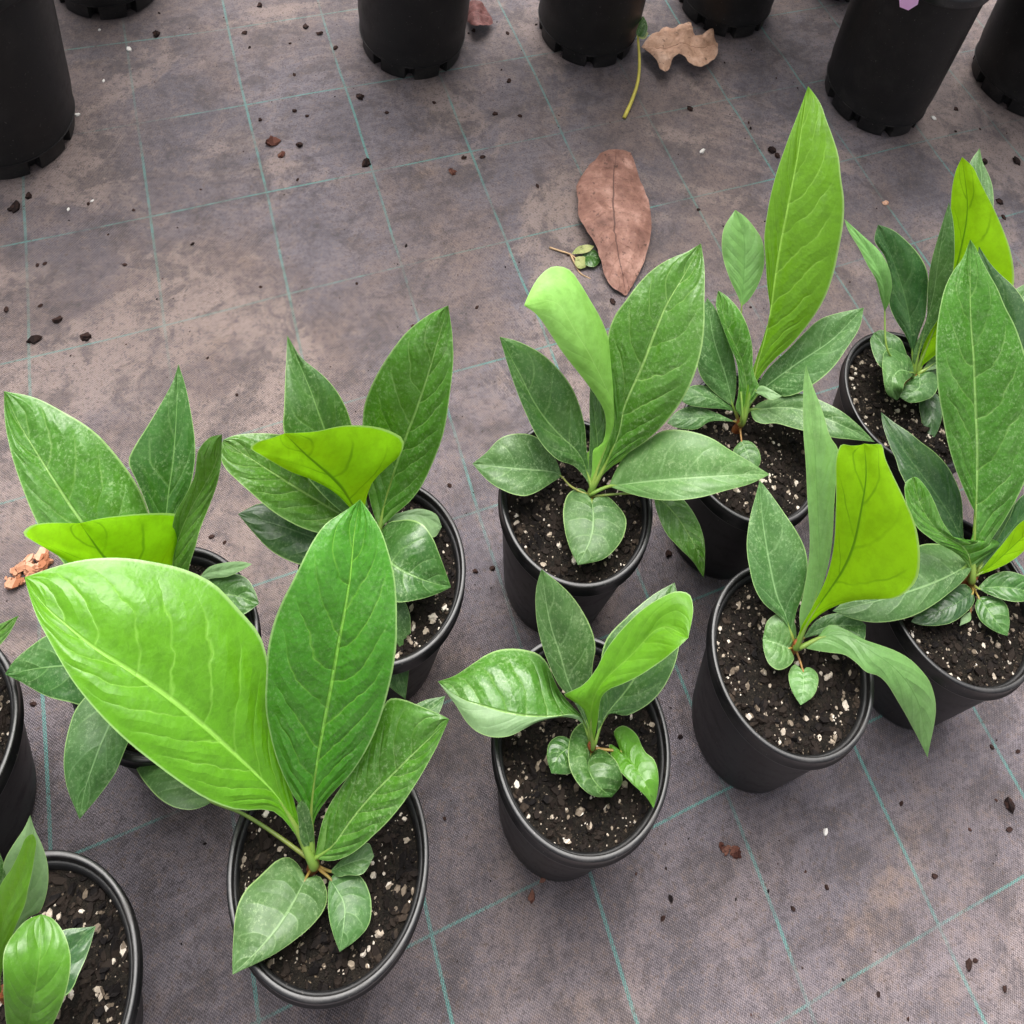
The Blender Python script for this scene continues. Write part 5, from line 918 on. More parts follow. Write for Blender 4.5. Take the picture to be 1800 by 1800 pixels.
            [59,205,1958,155,280,2007,250,353,2056,343,425,2103,434,496,2150,523,566,2194,610,637,2234,696,711,2269,779,787,2299,858,863,2326,934,938,2350,1006,1010,2373,1074,1078,2395,1136,1142,2414,1192,1198,2431,1239,1246,2445,1268,1274,2458],
            [59,205,1958,177,241,2009,292,281,2059,400,333,2108,503,390,2156,602,451,2202,697,516,2243,788,587,2280,873,666,2312,951,749,2340,1022,835,2365,1087,921,2387,1144,1006,2406,1192,1088,2423,1226,1166,2436,1251,1233,2448,1268,1274,2458]]),
    ]),
    9: dict(loc=(-0.4658, -0.0885), z=0.0, stem=(0, 73, 1938), label='pot at the left edge showing only its black rim and one leaf tip', leaves=[
        ('mid', None, [], [[9,87,1958,19,143,2032,26,198,2106,34,252,2178,47,303,2246,70,352,2309,108,396,2364,154,435,2407,202,470,2439,250,503,2463,298,533,2482,348,557,2497,395,579,2511,435,601,2524,470,623,2537,499,641,2548,519,651,2558],
            [9,87,1958,53,133,2024,95,177,2088,136,221,2152,176,263,2214,216,303,2272,253,343,2323,289,383,2365,322,422,2398,353,459,2426,384,495,2450,413,529,2473,440,561,2495,466,590,2514,488,616,2531,506,638,2545,519,651,2558],
            [9,87,1958,87,117,2031,166,145,2104,239,173,2174,302,205,2240,348,244,2298,378,288,2344,399,334,2381,416,380,2410,436,423,2436,459,463,2460,483,500,2482,500,537,2502,509,573,2519,513,606,2534,515,634,2546,519,651,2558]]),
        ('mid2', None, [], [[-9,84,1958,-56,114,2093,-101,141,2225,-143,167,2354,-183,194,2477,-219,223,2594,-252,254,2702,-285,285,2801,-315,318,2892,-338,355,2974,-349,397,3044,-344,440,3100,-331,481,3143,-317,519,3177,-304,552,3206,-294,581,3232,-284,597,3258],
            [-9,84,1958,-39,126,2073,-68,165,2187,-95,203,2298,-121,240,2406,-144,276,2510,-165,311,2608,-185,347,2699,-203,383,2783,-218,419,2862,-232,453,2935,-245,485,3005,-256,515,3069,-266,542,3127,-276,566,3178,-284,586,3221,-284,597,3258],
            [-9,84,1958,-15,140,2068,-18,195,2176,-20,247,2284,-23,296,2391,-27,343,2498,-35,386,2602,-47,427,2702,-61,465,2796,-79,500,2883,-104,531,2962,-135,555,3033,-172,570,3093,-210,580,3144,-244,588,3186,-272,594,3224,-284,597,3258]]),
        ('dark', None, [], [[-34,62,1958,-98,76,2016,-160,92,2073,-221,107,2127,-282,120,2174,-346,126,2210,-406,118,2228,-456,92,2229,-494,60,2218,-525,26,2204,-548,-9,2192,-559,-46,2183,-562,-83,2176,-561,-116,2170,-560,-146,2165,-561,-171,2161,-562,-186,2158],
            [-34,62,1958,-79,49,2007,-124,37,2056,-166,26,2103,-206,13,2149,-243,-2,2190,-279,-20,2221,-315,-40,2234,-352,-60,2233,-388,-80,2223,-421,-100,2211,-451,-119,2200,-479,-137,2189,-505,-154,2179,-528,-168,2171,-548,-179,2164,-562,-186,2158],
            [-34,62,1958,-62,20,1977,-86,-22,1995,-109,-63,2016,-131,-103,2044,-151,-140,2079,-175,-171,2115,-206,-198,2141,-245,-218,2150,-290,-231,2147,-338,-239,2141,-388,-239,2139,-435,-229,2141,-476,-216,2146,-512,-203,2152,-542,-193,2155,-562,-186,2158]]),
        ('dull', None, [], [[62,14,1958,78,-36,1953,93,-84,1949,108,-130,1946,125,-175,1944,145,-219,1943,168,-260,1942,187,-298,1932,204,-333,1909,219,-364,1878,238,-391,1845,264,-414,1817,296,-432,1798,329,-446,1785,359,-459,1776,384,-470,1767,398,-477,1758],
            [62,14,1958,111,-28,1958,160,-69,1958,208,-107,1958,254,-145,1957,297,-182,1956,333,-217,1949,361,-252,1935,381,-285,1914,391,-317,1889,396,-347,1865,398,-376,1842,397,-402,1821,397,-426,1801,397,-448,1784,398,-465,1770,398,-477,1758],
            [62,14,1958,136,-16,1951,209,-43,1945,279,-70,1938,344,-101,1931,399,-138,1920,436,-180,1905,460,-223,1885,474,-264,1862,481,-303,1840,482,-339,1819,476,-373,1802,460,-402,1788,440,-426,1779,422,-447,1771,407,-465,1764,398,-477,1758]]),
    ]),
}

def build_plant(key):
    P = PLANTS[key]
    x, y = P["loc"]
    base_z = min(ground_z(x + 0.045 * math.cos(a_), y + 0.045 * math.sin(a_)) for a_ in (0.0, 1.05, 2.1, 3.14, 4.2, 5.25))
    root = empty("potted_plant", (x, y, base_z))
    tag(root, P["label"], "potted plant", "young plants in small black pots")
    pot = obj("pot", POT_ME, None, root)
    pot.rotation_euler.z = 0.0
    obj("rim", RIM_ME, None, pot)
    sm_, bk, pl = soil_meshes(key + 3, PR, SOIL_Z)
    soil = obj("potting_mix", sm_, MAT_SOIL, root)
    tag(obj("bark_bits", bk, MAT_BARK, soil), kind="stuff")
    tag(obj("perlite_grains", pl, MAT_PERLITE, soil), kind="stuff")
    sx, sy, sz = [c * 1e-4 for c in P["stem"]]
    path = [Vector((sx - 0.002, sy - 0.001, SOIL_Z - 0.012)), Vector((sx - 0.001, sy, SOIL_Z + 0.006)), Vector((sx, sy, (SOIL_Z + sz) * 0.5 + 0.004)), Vector((sx, sy, sz))]
    v, f = tube(crom(path, 9), [0.0046, 0.0046, 0.0044, 0.0042, 0.0040, 0.0040, 0.0036, 0.0034, 0.0028], 10)
    obj("stem", mesh("stem", v, f), MAT_STEM, root)
    for n, (mat, mat_left, pet, tab) in enumerate(P["leaves"]):
        me, Mc, nc, W = leaf_mesh(tab, key * 31 + n)
        lf = obj("leaf", me, [LEAF_MATS[mat]] + ([LEAF_MATS[mat_left]] if mat_left else []), root)
        if mat_left:
            for p in me.polygons:
                if p.index % (W - 1) < nc:
                    p.material_index = 1
        pts = [Vector((sx, sy, sz - 0.012))] + [Vector((pet[i] * 1e-4, pet[i + 1] * 1e-4, pet[i + 2] * 1e-4)) for i in range(0, len(pet), 3)]
        if (Mc[0] - pts[-1]).length > 0.004:
            pts.append(Mc[0])
        pts += [Mc[4], Mc[9]]
        m = 6 + 4 * len(pts)
        cv = crom(pts, m)
        size = sum((Mc[q + 1] - Mc[q]).length for q in range(len(Mc) - 1))
        r0 = max(0.0011, min(0.0040, size * 0.0145))
        rad = [r0 + (0.0003 - r0) * (q / (m - 1)) ** 1.2 for q in range(m)]
        # the stalk runs on under the blade as its thick midrib
        k0 = int(m * (len(pts) - 3) / (len(pts) - 1))
        cv = [p - Vector((0, 0, 0.0012 * smoothstep(k0, k0 + 3, q))) for q, p in enumerate(cv)]
        v, f = tube(cv, rad, 7)
        obj("petiole", mesh("petiole", v, f), MAT_PETIOLE, lf)
    return root

for key in PLANTS:
    build_plant(key)

# ------------------------------------------------------------------ taller nursery pots at the back
TH, TR, TB = 0.3, 0.088, 0.0757
def tall_pot_meshes():
    H, R, B = TH, TR, TB
    seg = 126
    foot_h = 0.034
    wall = [(B + 0.0016, foot_h - 0.001), (B + 0.0020, foot_h + 0.0012), (B + 0.0012, foot_h + 0.003), (B + 0.004, 0.07),
            (R - 0.004, H - 0.020), (R - 0.004, H - 0.008), (R - 0.0075, H - 0.008), (R - 0.009, H - 0.05), (B - 0.004, foot_h + 0.002)]
    def notch(k, i):
        return -0.011 if (k % 14) in (0, 1, 2) and 2 <= i <= 5 else 0.0
    foot = [(0.005, 0.007), (B - 0.016, 0.0065), (B - 0.009, 0.0005), (B - 0.0035, 0.0008), (B - 0.0020, 0.004), (B - 0.0012, foot_h - 0.006), (B - 0.0006, foot_h - 0.0055), (B + 0.0026, foot_h - 0.003), (B + 0.0026, foot_h - 0.001), (B - 0.012, foot_h)]
    rim = [(R - 0.0078, H - 0.014), (R - 0.0070, H - 0.003), (R - 0.0050, H), (R - 0.0018, H), (R, H - 0.003), (R - 0.0002, H - 0.0145), (R + 0.0006, H - 0.016), (R - 0.004, H - 0.0165)]
    w = mesh("pot_wall", *lathe(wall, seg)); w.materials.append(MAT_POT)
    f = mesh("foot_ring", *lathe(foot, seg, notch=notch), smooth=False); f.materials.append(MAT_FOOT)
    r = mesh("rim", *lathe(rim, 96, close=True)); r.materials.append(MAT_RIM)
    return w, f, r
TW, TF, TRIM = tall_pot_meshes()
TS, TBK, TPL = soil_meshes(77, TR, TH - 0.03, 0.009, 380, 70)
TS.materials.append(MAT_SOIL); TBK.materials.append(MAT_BARK); TPL.materials.append(MAT_PERLITE)
MAT_TAG = None
for i, (tx, ty, rot, label) in enumerate([
    (-0.8238, 0.5279, 0.0, 'big black pot at the left edge of the back row'),
    (-0.8541, 0.8029, 0.0, 'black pot cut by the top edge, behind the big left pot'),
    (-0.409, 0.8264, 0.0, 'black pot with slotted base, left one of the middle pair at the top'),
    (-0.1673, 0.9283, 0.0, 'black pot with slotted base beside the yellow seedling stalk'),
    (0.0347, 1.0599, 0.0, 'black pot behind the lobed tan leaf at the top'),
    (0.2178, 1.207, 0.0, 'black pot barely showing at the top between two nearer pots'),
    (0.2864, 0.9253, 0.0, 'big leaning black pot with the pink tag, upper right'),
    (0.5299, 1.0363, 0.0, 'black pot at the right edge of the back row'),
]):
    root = empty("nursery_pot", (tx, ty, ground_z(tx, ty) - 0.002))
    tag(root, label, "pot", "larger black pots along the back")
    wall = obj("pot_wall", TW, None, root)
    obj("rim", TRIM, None, wall)
    foot = obj("foot_ring", TF, None, root)
    soil = obj("potting_mix", TS, None, root)
    tag(obj("bark_bits", TBK, None, soil), kind="stuff")
    tag(obj("perlite_grains", TPL, None, soil), kind="stuff")
    rb = random.Random(40 + i)
    hgt = 0.42 + 0.20 * smoothstep(-0.4, 0.5, tx)  # unseen plant top, made taller to the right for deeper shade there
    v, f = tube(crom([Vector((0, 0, TH - 0.04)), Vector((0.01, 0.0, TH + hgt * 0.4)), Vector((-0.01, 0.01, TH + hgt))], 10), [0.007 - 0.0004 * q for q in range(10)], 8)
    obj("stem", mesh("stem", v, f), MAT_STEM, root)
    lv, lfc, luv = [], [], []  # leaves above the view, added to cast shade on the far mat
    for q in range(54):
        z0 = TH + 0.10 + (hgt - 0.10) * rb.random()
        a = rb.uniform(0, 6.283); el = rb.uniform(0.1, 0.8); ln = rb.uniform(0.10, 0.19); wd = ln * rb.uniform(0.32, 0.42)
        dx = Vector((math.cos(a) * math.cos(el), math.sin(a) * math.cos(el), math.sin(el))); sd = Vector((-math.sin(a), math.cos(a), 0))
        b0 = len(lv)
        for s_ in range(5):
            tt = s_ / 4
            c_ = Vector((0, 0, z0)) + dx * (0.015 + ln * tt) - Vector((0, 0, 0.05 * tt * tt))
            ww = wd * 0.5 * math.sin(math.pi * (0.04 + 0.94 * tt) ** 0.85)
            for k_, g_ in enumerate((-1, 0, 1)):
                lv.append(c_ + sd * ww * g_ + Vector((0, 0, 0.012 * abs(g_) * ww / wd)))
                luv.append((0.5 + 0.5 * g_, tt))
        for s_ in range(4):
            for k_ in range(2):
                lfc.append((b0 + s_ * 3 + k_, b0 + s_ * 3 + k_ + 1, b0 + s_ * 3 + k_ + 4, b0 + s_ * 3 + k_ + 3))
    tag(obj("shade_foliage", mesh("shade_foliage", lv, lfc, True, luv), LEAF_MATS["dark"], root), kind="stuff")

# ------------------------------------------------------------------ plant tag, fallen leaves, seedlings, crumbs
def tag_material():
    N = NT("pink_plastic_tag")
    tco = N.n("ShaderNodeTexCoord").outputs["Object"]
    col = N.ramp(N.noise(tco, 40.0), [(0.3, (0.86, 0.46, 0.80)), (0.7, (0.90, 0.54, 0.86))])
    return N.finish(N.principled(col, 0.4).outputs[0])
v = [Vector(p) for p in [(0.2407, 0.8528, 0.2787), (0.2639, 0.841, 0.2966), (0.2667, 0.8392, 0.2762), (0.2596, 0.8427, 0.2602), (0.2487, 0.8483, 0.2579)]]
nrm_ = (v[1] - v[0]).cross(v[2] - v[0]).normalized() * 0.0006
n_ = len(v)
tv = [p + nrm_ for p in v] + [p - nrm_ for p in v]
tf = [tuple(range(n_)), tuple(range(2 * n_ - 1, n_ - 1, -1))] + [(k, n_ + k, n_ + (k + 1) % n_, (k + 1) % n_) for k in range(n_)]
tag(obj("plant_tag", mesh("plant_tag", tv, tf, False), tag_material()), "pink pointed plastic tag hanging over a big black pot's rim", "plant tag")

def dead_material(name, a, b, c, vein):
    N = NT(name)
    uv = N.n("ShaderNodeUVMap", uv_map="UVMap").outputs[0]
    sep = N.n("ShaderNodeSeparateXYZ"); N.l(uv, sep.inputs[0])
    au = N.math('ABSOLUTE', N.math('MULTIPLY_ADD', sep.outputs[0], 2.0, -1.0))
    vv = sep.outputs[1]
    tco = N.n("ShaderNodeTexCoord").outputs["Object"]
    n1 = N.noise(tco, 38.0, 5.0, 0.65)
    n2 = N.noise(tco, 190.0, 4.0, 0.7)
    col = N.ramp(n1, [(0.30, a), (0.52, b), (0.72, c)])
    col = N.mix(N.math('MULTIPLY', N.sm(n2, 0.55, 0.75), 0.55), col, tuple(x * 0.35 for x in a))
    ph = N.math('FRACT', N.math('MULTIPLY', N.math('ADD', N.math('SUBTRACT', vv, N.math('MULTIPLY', au, 0.12)), N.math('MULTIPLY', n1, 0.05)), 11.0))
    fr = N.math('ABSOLUTE', N.math('SUBTRACT', ph, 0.5))
    sec = N.math('MULTIPLY', N.sm(fr, 0.44, 0.5), N.sm(au, 0.95, 0.6))
    mid = N.sm(au, 0.035, 0.012)
    col = N.mix(N.math('MULTIPLY', N.math('MAXIMUM', mid, N.math('MULTIPLY', sec, 0.16)), 0.8), col, vein)
    spots = N.sm(N.noise(tco, 120.0, 4.0, 0.7), 0.60, 0.67)
    col = N.mix(N.math('MULTIPLY', spots, 0.7), col, (0.05, 0.025, 0.02))
    h = N.math('ADD', N.math('ADD', N.math('MULTIPLY', sec, -0.5), N.math('MULTIPLY', n2, 1.0)), N.math('MULTIPLY', n1, 5.0))
    nrm = N.bump(h, 0.7, 0.0015)
    return N.finish(N.principled(col, 0.6, 0.35, nrm).outputs[0])
MAT_DEAD = {
    "brown": dead_material("dry_leaf_brown", (0.115, 0.052, 0.038), (0.240, 0.122, 0.092), (0.400, 0.235, 0.185), (0.06, 0.028, 0.024)),
    "tan": dead_material("dry_leaf_tan", (0.24, 0.130, 0.080), (0.43, 0.26, 0.175), (0.58, 0.39, 0.29), (0.20, 0.10, 0.06)),
    "red": dead_material("dry_leaf_dark_red", (0.055, 0.020, 0.018), (0.13, 0.05, 0.045), (0.24, 0.11, 0.10), (0.05, 0.02, 0.02)),
    "green": LEAF_MATS["dark"], "lime": dead_material("yellowed_leaf", (0.13, 0.19, 0.04), (0.24, 0.28, 0.09), (0.36, 0.37, 0.16), (0.18, 0.24, 0.07)),
}
FALLEN = [
    ('fallen_leaf', 'brown', (-0.0542, 0.5555, 0.0), 'large dry reddish brown leaf lying flat on the mat', 'dry leaf', [[-246,1527,50,-434,1426,44,-530,1194,50,-616,959,70,-650,709,99,-575,495,130,-542,282,155,-441,112,170,-328,-21,175,-217,-134,167,-145,-262,146,-81,-378,117,-17,-480,89,57,-562,66,142,-609,52,224,-621,45,277,-628,40],
        [-246,1527,50,-227,1286,87,-207,1056,125,-178,839,162,-147,635,196,-114,448,221,-78,280,234,-40,131,234,0,0,223,42,-115,201,86,-216,174,129,-308,145,168,-392,119,203,-469,94,234,-537,73,260,-594,55,277,-628,40],
        [-246,1527,50,-60,1525,39,57,1344,43,144,1135,64,231,935,92,321,749,119,384,562,140,420,381,150,433,214,147,433,64,133,422,-73,113,404,-198,94,380,-313,79,350,-417,66,320,-508,56,294,-582,48,277,-628,40]]),
    ('fallen_leaf', 'tan', (-0.0079, 0.9267, 0.0), 'curled tan oak-like lobed leaf between two black pots', 'dry leaf', [[-693,-156,120,-667,-72,130,-639,8,142,-603,77,158,-553,121,181,-491,134,208,-459,192,235,-410,237,254,-347,252,263,-283,238,266,-230,288,268,-184,354,268,-135,417,264,-85,481,256,-30,494,248,-5,423,242,18,352,238,40,283,233,83,252,227,135,290,217,182,344,203,228,408,183,267,485,158,306,558,135,349,601,120,369,553,114,375,492,115,381,432,119,391,379,121,410,339,123,430,310,122,447,287,121,458,272,120],
        [-693,-156,120,-643,-164,137,-594,-173,153,-546,-182,170,-499,-190,186,-452,-195,200,-406,-194,212,-362,-184,220,-319,-165,225,-279,-140,229,-239,-113,232,-200,-86,234,-161,-61,236,-122,-38,236,-81,-19,233,-40,-7,228,0,0,223,39,3,218,78,5,212,115,8,207,152,13,201,188,23,194,222,39,186,255,61,178,286,88,170,315,116,161,342,144,154,367,172,146,390,198,140,412,223,134,431,243,128,447,260,124,458,272,120],
        [-693,-156,120,-633,-249,151,-571,-334,181,-503,-391,208,-439,-448,229,-397,-535,239,-361,-617,242,-306,-662,242,-243,-635,243,-213,-558,243,-209,-468,244,-194,-383,246,-151,-321,250,-97,-279,253,-38,-282,255,3,-341,255,39,-401,252,84,-440,246,140,-444,240,195,-428,234,246,-400,231,291,-358,229,331,-309,226,367,-252,220,401,-191,210,430,-126,197,453,-57,183,466,13,170,467,81,157,465,141,146,461,195,136,459,240,127,458,272,120]]),
    ('fallen_leaf', 'red', (-0.3272, 0.8979, 0.0), 'small dark red crumpled leaf beside a slotted black pot', 'dry leaf', [[-213,-46,60,-239,35,82,-261,113,104,-247,178,133,-193,201,167,-129,205,191,-66,200,192,-11,196,170,33,180,143,68,150,121,100,121,104,125,94,91,141,78,80],
        [-213,-46,60,-178,-35,90,-146,-22,120,-111,-13,148,-73,-10,168,-35,-8,176,0,0,170,31,14,154,60,29,136,86,43,118,110,56,103,129,67,91,141,78,80],
        [-213,-46,60,-150,-171,114,-79,-286,176,-5,-352,233,57,-364,255,104,-323,240,143,-263,212,182,-209,183,215,-149,152,216,-69,123,186,-4,103,158,43,91,141,78,80]]),
]
for nm, mat, loc, label, cat, tab in FALLEN:
    me, Mc, nc, W = leaf_mesh(tab, len(label), 44 if len(tab[0]) > 60 else 30, 8)
    for v_ in me.vertices:                 # dry blades buckle and crinkle
        c_ = v_.co
        v_.co.z += 0.0055 * noise.noise(Vector((c_.x * 45, c_.y * 45, 2.0))) + 0.0030 * noise.noise(Vector((c_.x * 140, c_.y * 140, 7.0)))
        v_.co.z = max(v_.co.z, 0.0015)
        v_.co.x += 0.0012 * noise.noise(Vector((c_.x * 110, c_.y * 110, 11.0)))
        v_.co.y += 0.0012 * noise.noise(Vector((c_.x * 110, c_.y * 110, 17.0)))
    tag(obj(nm, me, MAT_DEAD[mat], None, (loc[0], loc[1], ground_z(loc[0], loc[1]) + 0.002)), label, cat)

for nm, label, loc, stem_pts, stem_r, scol, leaves in [
    ('seedling', 'thin yellow seedling stalk with small green leaf in front of a black pot', (-0.0786, 0.7725, 0.0), [[0,0,30,50,273,102,77,542,228,35,794,380,-48,1050,520,-81,1117,600]], 0.003, (0.58, 0.5, 0.08), [('green',[[-77,1094,600,-113,1128,626,-114,1178,651,-107,1228,672,-106,1279,688,-106,1333,696,-95,1382,700,-77,1420,700,-65,1444,700],[-77,1094,600,-66,1141,625,-56,1187,649,-50,1234,668,-51,1284,680,-55,1334,688,-60,1380,693,-63,1420,697,-65,1444,700],[-77,1094,600,-6,1068,622,28,1123,646,39,1189,669,32,1256,686,9,1319,696,-19,1373,699,-47,1416,700,-65,1444,700]]),('lime',[[-81,1117,600,-77,1155,610,-62,1184,621,-36,1201,627,-10,1216,624,16,1225,617,38,1223,609,56,1218,604,68,1216,600],[-81,1117,600,-52,1108,606,-24,1101,612,1,1107,614,21,1128,614,36,1155,611,49,1180,607,60,1202,603,68,1216,600],[-81,1117,600,-52,1066,614,-19,1035,623,15,1038,627,42,1064,626,53,1107,622,59,1151,615,64,1189,607,68,1216,600]])]),
    ('seedling', 'tiny uprooted sprig with yellow leaves beside the large brown leaf', (-0.1327, 0.5363, 0.0), [[0,0,30,143,-18,37,279,-41,50,371,-102,65,436,-145,80],[279,-47,60,353,-147,50,452,-263,40,592,-302,30]], 0.0014, (0.46, 0.3, 0.16), [('lime',[[292,-49,80,312,-4,99,337,37,116,376,63,127,418,82,132,458,97,131,495,104,128,527,107,124,547,111,120],[292,-49,80,332,-27,96,371,-4,110,408,18,120,443,40,125,476,62,125,506,82,123,531,100,122,547,111,120],[292,-49,80,344,-51,100,392,-46,117,437,-35,129,477,-17,135,508,12,135,526,51,131,538,87,125,547,111,120]]),('lime',[[351,-84,80,348,-133,82,358,-178,84,384,-211,86,414,-232,87,445,-233,87,471,-220,88,491,-207,89,505,-200,90],[351,-84,80,376,-109,89,401,-131,98,424,-151,102,445,-166,103,464,-178,101,481,-188,97,496,-195,93,505,-200,90],[351,-84,80,389,-58,75,427,-42,74,465,-52,77,495,-79,81,504,-117,84,505,-152,87,504,-181,89,505,-200,90]]),('green',[[419,-52,60,435,3,79,468,47,94,519,63,101,570,60,101,606,32,93,631,1,82,652,-24,70,666,-37,60],[419,-52,60,459,-42,73,496,-30,83,533,-23,89,568,-23,87,600,-28,81,628,-33,73,651,-36,66,666,-37,60],[419,-52,60,454,-117,82,491,-173,102,539,-191,114,585,-183,112,622,-152,99,642,-106,83,656,-64,70,666,-37,60]])]),
]:
    root = empty(nm, loc)
    tag(root, label, "seedling")
    N = NT(nm + "_stalk")
    tco = N.n("ShaderNodeTexCoord").outputs["Object"]
    m_ = N.finish(N.principled(N.ramp(N.noise(tco, 80.0), [(0.3, tuple(c * 0.7 for c in scol)), (0.7, scol)]), 0.5).outputs[0])
    for pts in stem_pts:
        cv = crom([Vector((pts[i] * 1e-4, pts[i + 1] * 1e-4, pts[i + 2] * 1e-4)) for i in range(0, len(pts), 3)], 16)
        v, f = tube(cv, [stem_r * (1.0 - 0.45 * q / 15) for q in range(16)], 7)
        obj("stalk", mesh("stalk", v, f), m_, root)
    for k, (mt, tab) in enumerate(leaves):
        me, Mc, nc, W = leaf_mesh(tab, k + 5, 16, 4)
        obj("leaf", me, MAT_DEAD[mt], root)

CR = random.Random(5)
CRUMB_MATS = {"d": MAT_CRUMB, "r": MAT_CHIP_RED, "o": MAT_CHIP_ORANGE, "w": MAT_WHITE}
CRUMB_TAGS = {"d": ("soil_crumb", "small dark crumb of potting soil lying on the mat", "soil crumb", "soil crumbs on the mat"),
              "r": ("bark_chip", "small reddish brown chip of bark lying on the mat", "bark chip", "reddish bark chips on the mat"),
              "w": ("perlite_grain", "tiny pale perlite grain lying on the mat", "perlite grain", "perlite grains on the mat")}
for x, y, s, k in [(-0.7447, 0.73, 0.0073, 'd'), (-0.6392, 0.8264, 0.0055, 'd'), (-0.636, 0.7696, 0.0048, 'd'), (-0.5614, 0.8054, 0.006, 'd'), (-0.5374, 0.7988, 0.006, 'd'), (-0.5685, 0.7682, 0.0032, 'd'), (-0.5059, 0.7793, 0.0048, 'd'), (-0.5401, 0.7155, 0.0036, 'd'), (-0.5491, 0.6278, 0.004, 'd'), (-0.513, 0.6541, 0.0045, 'd'), (-0.4841, 0.6025, 0.0064, 'd'), (-0.4942, 0.6506, 0.0035, 'd'), (-0.4654, 0.5513, 0.0029, 'd'), (-0.7542, 0.4267, 0.0088, 'd'), (-0.7502, 0.4446, 0.0058, 'd'), (-0.6822, 0.4536, 0.0031, 'd'), (-0.6902, 0.3648, 0.003, 'd'), (-0.684, 0.3687, 0.003, 'd'), (-0.69, 0.3078, 0.0041, 'd'), (-0.6431, 0.2838, 0.0077, 'd'), (-0.6339, 0.3102, 0.0061, 'd'), (-0.5954, 0.2991, 0.0069, 'd'), (-0.6599, 0.3212, 0.0033, 'd'), (-0.4454, 0.4004, 0.0026, 'd'), (-0.4412, 0.7017, 0.0072, 'd'), (-0.394, 0.5991, 0.0083, 'd'), (-0.253, 0.7929, 0.0054, 'd'), (-0.256, 0.7275, 0.0047, 'd'), (-0.2216, 0.7337, 0.0042, 'd'), (-0.2756, 0.6424, 0.0045, 'd'), (-0.2523, 0.6512, 0.0045, 'd'), (-0.1695, 0.6247, 0.004, 'd'), (-0.1971, 0.4341, 0.0027, 'd'), (-0.2805, 0.8866, 0.004, 'd'), (-0.3299, 0.8764, 0.0045, 'd'), (-0.3967, 0.6856, 0.0036, 'd'), (-0.3418, 0.7217, 0.0037, 'd'), (0.0129, 0.8198, 0.006, 'd'), (0.1395, 0.7777, 0.0091, 'd'), (0.1475, 0.7705, 0.0059, 'd'), (0.4227, 0.9444, 0.0047, 'd'), (0.4596, 0.8501, 0.0073, 'd'), (0.474, 0.7773, 0.007, 'd'), (0.511, 0.8651, 0.0084, 'd'), (0.4771, 0.7512, 0.0048, 'd'), (0.4129, 0.0737, 0.0072, 'd'), (0.4108, 0.0547, 0.0037, 'd'), (0.3382, 0.0094, 0.0036, 'd'), (0.3099, 0.0554, 0.0027, 'd'), (0.2416, -0.015, 0.0029, 'd'), (0.3657, -0.0427, 0.0047, 'd'), (0.3714, -0.0393, 0.0028, 'd'), (0.3955, -0.0526, 0.0031, 'd'), (0.1038, -0.0586, 0.0028, 'd'), (0.4008, 0.1155, 0.0032, 'd'), (0.426, 0.1166, 0.0029, 'd'), (-0.456, -0.0166, 0.0032, 'd'), (-0.1195, 0.1607, 0.0033, 'd'), (-0.1038, 0.1666, 0.0037, 'd'), (-0.1679, 0.2329, 0.0035, 'd'), (0.0684, 0.2165, 0.005, 'd'), (-0.3752, 0.1376, 0.0033, 'd'), (-0.3611, 0.1354, 0.0025, 'd'), (-0.0411, 0.482, 0.0055, 'd'), (0.1591, -0.0067, 0.0026, 'd'), (0.0854, 0.4623, 0.0036, 'd'), (-0.5174, 0.5965, 0.0107, 'r'), (-0.4995, 0.5816, 0.0064, 'r'), (-0.2831, 0.616, 0.0065, 'r'), (-0.0061, -0.0633, 0.0047, 'r'), (0.0006, -0.0513, 0.0037, 'r'), (0.0989, 0.4358, 0.0039, 'r'), (-0.7641, 0.6937, 0.0054, 'w'), (-0.8176, 0.7139, 0.0031, 'w'), (-0.7652, 0.6322, 0.0029, 'w'), (-0.7654, 0.5719, 0.004, 'w'), (0.3845, 0.9126, 0.0054, 'w'), (0.0399, 0.7462, 0.0056, 'w'), (0.2396, 0.022, 0.0035, 'w'), (-0.6801, 0.4584, 0.0026, 'w'), (-0.6989, 0.4405, 0.0026, 'w')]:
    v, f = [], []
    for q in range(1 if s < 0.004 else 3):
        d = 0 if q == 0 else s * 0.45
        chunk(CR, (CR.uniform(-d, d), CR.uniform(-d, d), s * 0.22), s * (1.0 if q == 0 else 0.55), v, f, 0.7, 1.5)
    nm, lab, cat, grp = CRUMB_TAGS[k]
    o_ = obj(nm, mesh(nm, v, f, False), CRUMB_MATS[k], None, (x, y, ground_z(x, y)))
    tag(o_, lab, cat, grp)
for nm, lab, x, y, s, rz, k, ln in [('bark_chip', 'orange broken wood chip beside the left potted plant, by its pot', -0.5184, 0.0767, 0.027, 0.9, 'o', 1.3), ('bark_chip', 'flat dark brown bark sliver on the bare mat, bottom right', 0.1545, -0.006, 0.0105, -0.1, 'r', 1.9), ('bark_chip', 'small orange bark cube on a teal thread near the top right plants', 0.3059, 0.7302, 0.0085, 0.6, 'o', 1.1)]:
    v, f = [], []
    for q in range(44):
        w_ = CR.uniform(-0.5, 0.5) * s * ln; u_ = CR.uniform(-0.28, 0.28) * s
        chunk(CR, (w_, u_, s * CR.uniform(0.10, 0.26)), s * CR.uniform(0.09, 0.28), v, f, 0.55, ln)
    o_ = obj(nm, mesh(nm, v, f, False), CRUMB_MATS[k], None, (x, y, ground_z(x, y)))
    o_.rotation_euler.z = rz
    tag(o_, lab, "bark chip")

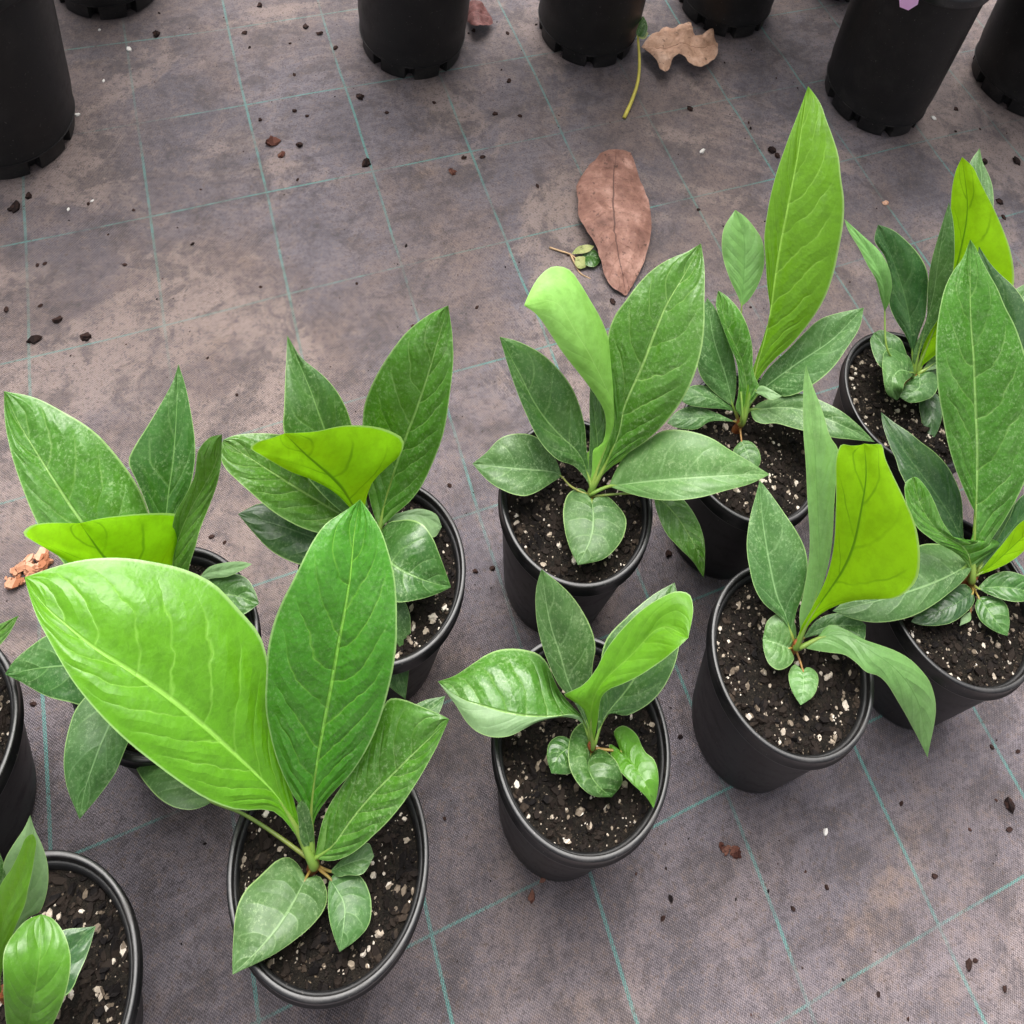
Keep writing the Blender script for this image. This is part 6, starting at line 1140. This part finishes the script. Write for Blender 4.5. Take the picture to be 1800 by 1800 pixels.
v, f = [], []
for _ in range(1500):                      # fine grit nobody could count
    x, y = CR.uniform(-0.95, 0.75), CR.uniform(-0.4, 1.25)
    if noise.noise(Vector((x * 4, y * 4, 5.0))) < CR.uniform(-0.5, 0.45):
        continue
    s = 0.0009 * (3.4 / 0.9) ** (CR.random() ** 3)
    chunk(CR, (x, y, ground_z(x, y) + s * 0.2), s, v, f, 0.7, 1.5)
tag(obj("soil_grit", mesh("soil_grit", v, f, False), MAT_CRUMB), "fine dark soil grit sprinkled over the weed mat", "soil grit", kind="stuff")
